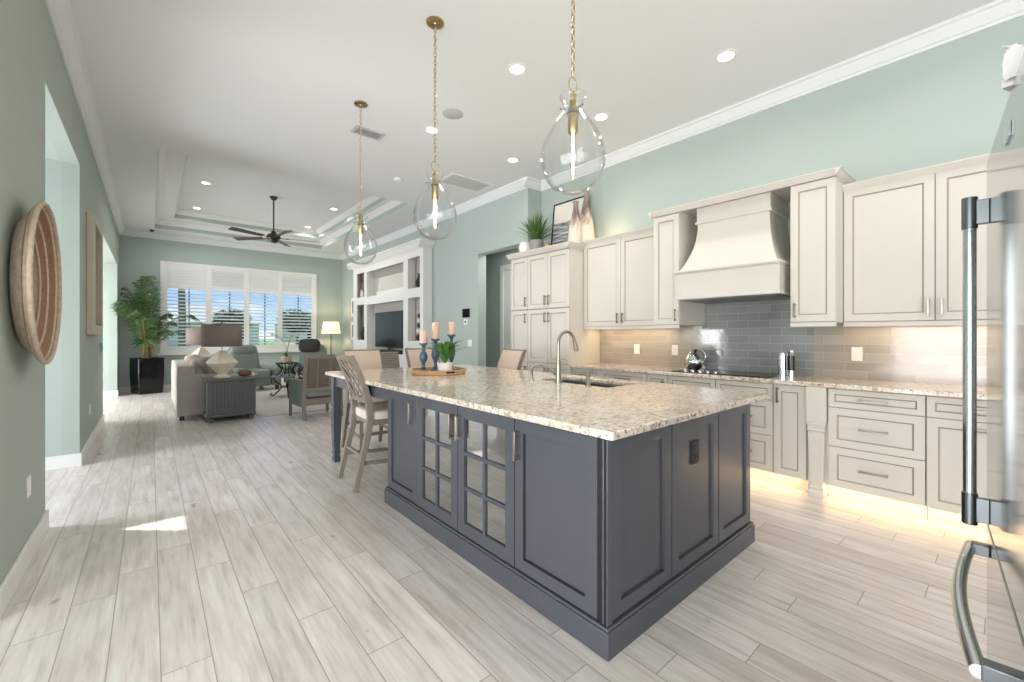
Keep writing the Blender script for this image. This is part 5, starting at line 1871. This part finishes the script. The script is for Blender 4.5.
# iron scroll table with orchid
it = thing('iron_side_table', 'wrought iron scroll side table with glass shelf carrying the orchid', 'table', (2.17, 9.78, 0.0125))
MB().lathe([(0.0, 0.685), (0.21, 0.685), (0.22, 0.69), (0.22, 0.70), (0.21, 0.705), (0, 0.705)], n=36, caps=False).build('top', M['iron'], it)
MB().lathe([(0.0, 0.415), (0.30, 0.415), (0.31, 0.42), (0.31, 0.432), (0.30, 0.437), (0, 0.437)], n=36, caps=False).build('glass_shelf', M['teal'], it)
m = MB()
for k in range(8):
    a = 2 * PI * k / 8
    m.tube([(r_ * math.cos(a), r_ * math.sin(a), z) for r_, z in ((0.20, 0.69), (0.16, 0.64), (0.10, 0.58), (0.12, 0.51), (0.19, 0.46), (0.22, 0.437))], 0.011, 7)
m.build('scroll_gallery', M['iron'], it)
for k in range(3):
    a = 2 * PI * k / 3 + 0.4
    pts = []
    for r_, z in ((0.26, 0.415), (0.27, 0.36), (0.21, 0.29), (0.13, 0.24), (0.11, 0.19), (0.16, 0.12), (0.23, 0.06), (0.28, 0.018), (0.32, 0.014), (0.335, 0.04), (0.32, 0.065), (0.30, 0.058)):
        pts.append((r_ * math.cos(a), r_ * math.sin(a), z))
    MB().tube(pts, 0.014, 8).build('leg', M['iron'], it)
MB().tube([(0.12 * math.cos(2 * PI * k / 20), 0.12 * math.sin(2 * PI * k / 20), 0.205) for k in range(20)], 0.009, 6, closed=True).build('brace_ring', M['iron'], it)
orc = thing('potted_orchid', 'white orchid in a pale pot on the iron side table', 'orchid', (2.17, 9.78, 0.718))
MB().lathe([(0.085, 0), (0.105, 0.02), (0.12, 0.13), (0.112, 0.13), (0.105, 0.11), (0, 0.11)], n=24).build('pot', M['seatfab'], orc)
m = MB()
rnd = random.Random(2)
blades(m, (0, 0, 0.10), 12, 0.18, 0.22, 0.06, rnd, 0.5, 5)
m.build('leaves', M['leaf3'], orc, smooth=False)
m = MB()
fl_ = MB()
for k in range(3):
    a = 0.6 + k * 2.2
    pts = []
    for j in range(9):
        t_ = j / 8
        pts.append((0.28 * t_ ** 2 * math.cos(a), 0.28 * t_ ** 2 * math.sin(a), 0.11 + 0.50 * (1.5 * t_ - 0.55 * t_ ** 2.5)))
    m.tube(pts, 0.004, 6)
    for j in range(4, 9):
        for q in range(5):
            b = 2 * PI * q / 5 + j
            c_ = Vector(pts[j])
            d_ = Vector((math.cos(b) * 0.03, -0.012, math.sin(b) * 0.03))
            e_ = Vector((-math.sin(b) * 0.016, 0, math.cos(b) * 0.016))
            fl_.add([c_, c_ + d_ * 0.6 + e_, c_ + d_, c_ + d_ * 0.6 - e_], [(0, 1, 2, 3)])
m.build('stem', M['leaf3'], orc)
fl_.build('blossoms', M['whitepot'], orc, smooth=False)
bwp = MB()
cushion(bwp, (0, 0, 0), 0.09, 0.20, 0.15, 0.55)
bm_ = mat('black_white_fabric', (30, 30, 32), 0.9)
t_ = NT(bm_)
t_.color(t_.ramp(t_.noise(t_.co((1, 1, 1.5)), 7, 2), [(0.52, (0.012, 0.012, 0.014)), (0.58, (0.62, 0.61, 0.58))]))
tag(bwp.build('throw_pillow', bm_, None, (1.87, 7.34, 0.64), (0, R(18), R(4))), 'black and white throw pillow inside the left arm of the wooden armchair', 'pillow')

# lit floor lamp in the corner
flp = thing('floor_lamp', 'lit floor lamp with cream shade in the window corner', 'lamp', (3.86, 12.35, 0))
MB().lathe([(0.15, 0), (0.15, 0.02), (0.03, 0.035), (0.0, 0.035)], n=28).build('base', M['fanmetal'], flp)
MB().tube([(0, 0, 0.03), (0, 0, 1.55)], 0.012, 10).build('pole', M['fanmetal'], flp)
MB().lathe([(0.25, 1.33), (0.20, 1.66)], n=36, caps=False).build('lamp_shade', M['litshade'], flp, solid=0.004)
light('floor_lamp_bulb', 'POINT', (0, 0, 1.5), 14, (1.0, 0.82, 0.58), size=0.05, parent=flp)

# wicker chair beyond the table end
wc = thing('wicker_chair', 'grey wicker chair with woven back behind the table end stools', 'armchair', (3.08, 6.5, 0), R(190))
m = MB()
m.box(-0.28, 0.28, -0.28, 0.28, 0.28, 0.42)
m.build('seat', M['wickergrey'], wc, bevel=0.03)
m = MB()
for k in range(15):
    z = 0.44 + k * 0.039
    y = -0.26 - 0.10 * k / 14
    m.tube([(-0.27, y, z), (-0.13, y - 0.03, z), (0, y - 0.035, z), (0.13, y - 0.03, z), (0.27, y, z)], 0.0205, 7)
m.build('woven_back', M['wickergrey'], wc)
for sx in (-1, 1):
    MB().chain([(sx * 0.29, -0.34, 0.64), (sx * 0.31, 0.0, 0.64), (sx * 0.30, 0.27, 0.60), (sx * 0.29, 0.28, 0.42)], 0.05, 0.05).build('arm', M['wickergrey'], wc, bevel=0.015)
    for sy in (-1, 1):
        MB().bar((sx * 0.25, sy * 0.25, 0), (sx * 0.25, sy * 0.25, 0.29), 0.04, 0.04).build('leg', M['greywood'], wc)

# ------------------------------------------------------------------ lamps built into the kitchen
light('under_cabinet_light', 'AREA', (4.46, 0.33, 1.392), 1.9, WARM, (0.12, 0, -1), 1.0, 0.02, along=(0, 1, 0))
light('under_cabinet_light', 'AREA', (4.46, 3.0, 1.392), 2.4, WARM, (0.12, 0, -1), 1.0, 0.02, along=(0, 1, 0))
light('above_cabinet_light', 'AREA', (4.45, 3.30, 2.54), 0.7, WARM, (0.4, 0.2, 1), 0.35, 0.02, along=(0, 1, 0))
light('toe_kick_light', 'AREA', (4.10, 0.40, 0.108), 1.7, WARM, (-0.25, 0, -1), 1.1, 0.02, along=(0, 1, 0))
light('toe_kick_light', 'AREA', (4.10, 2.30, 0.108), 3.6, WARM, (-0.25, 0, -1), 2.4, 0.02, along=(0, 1, 0))
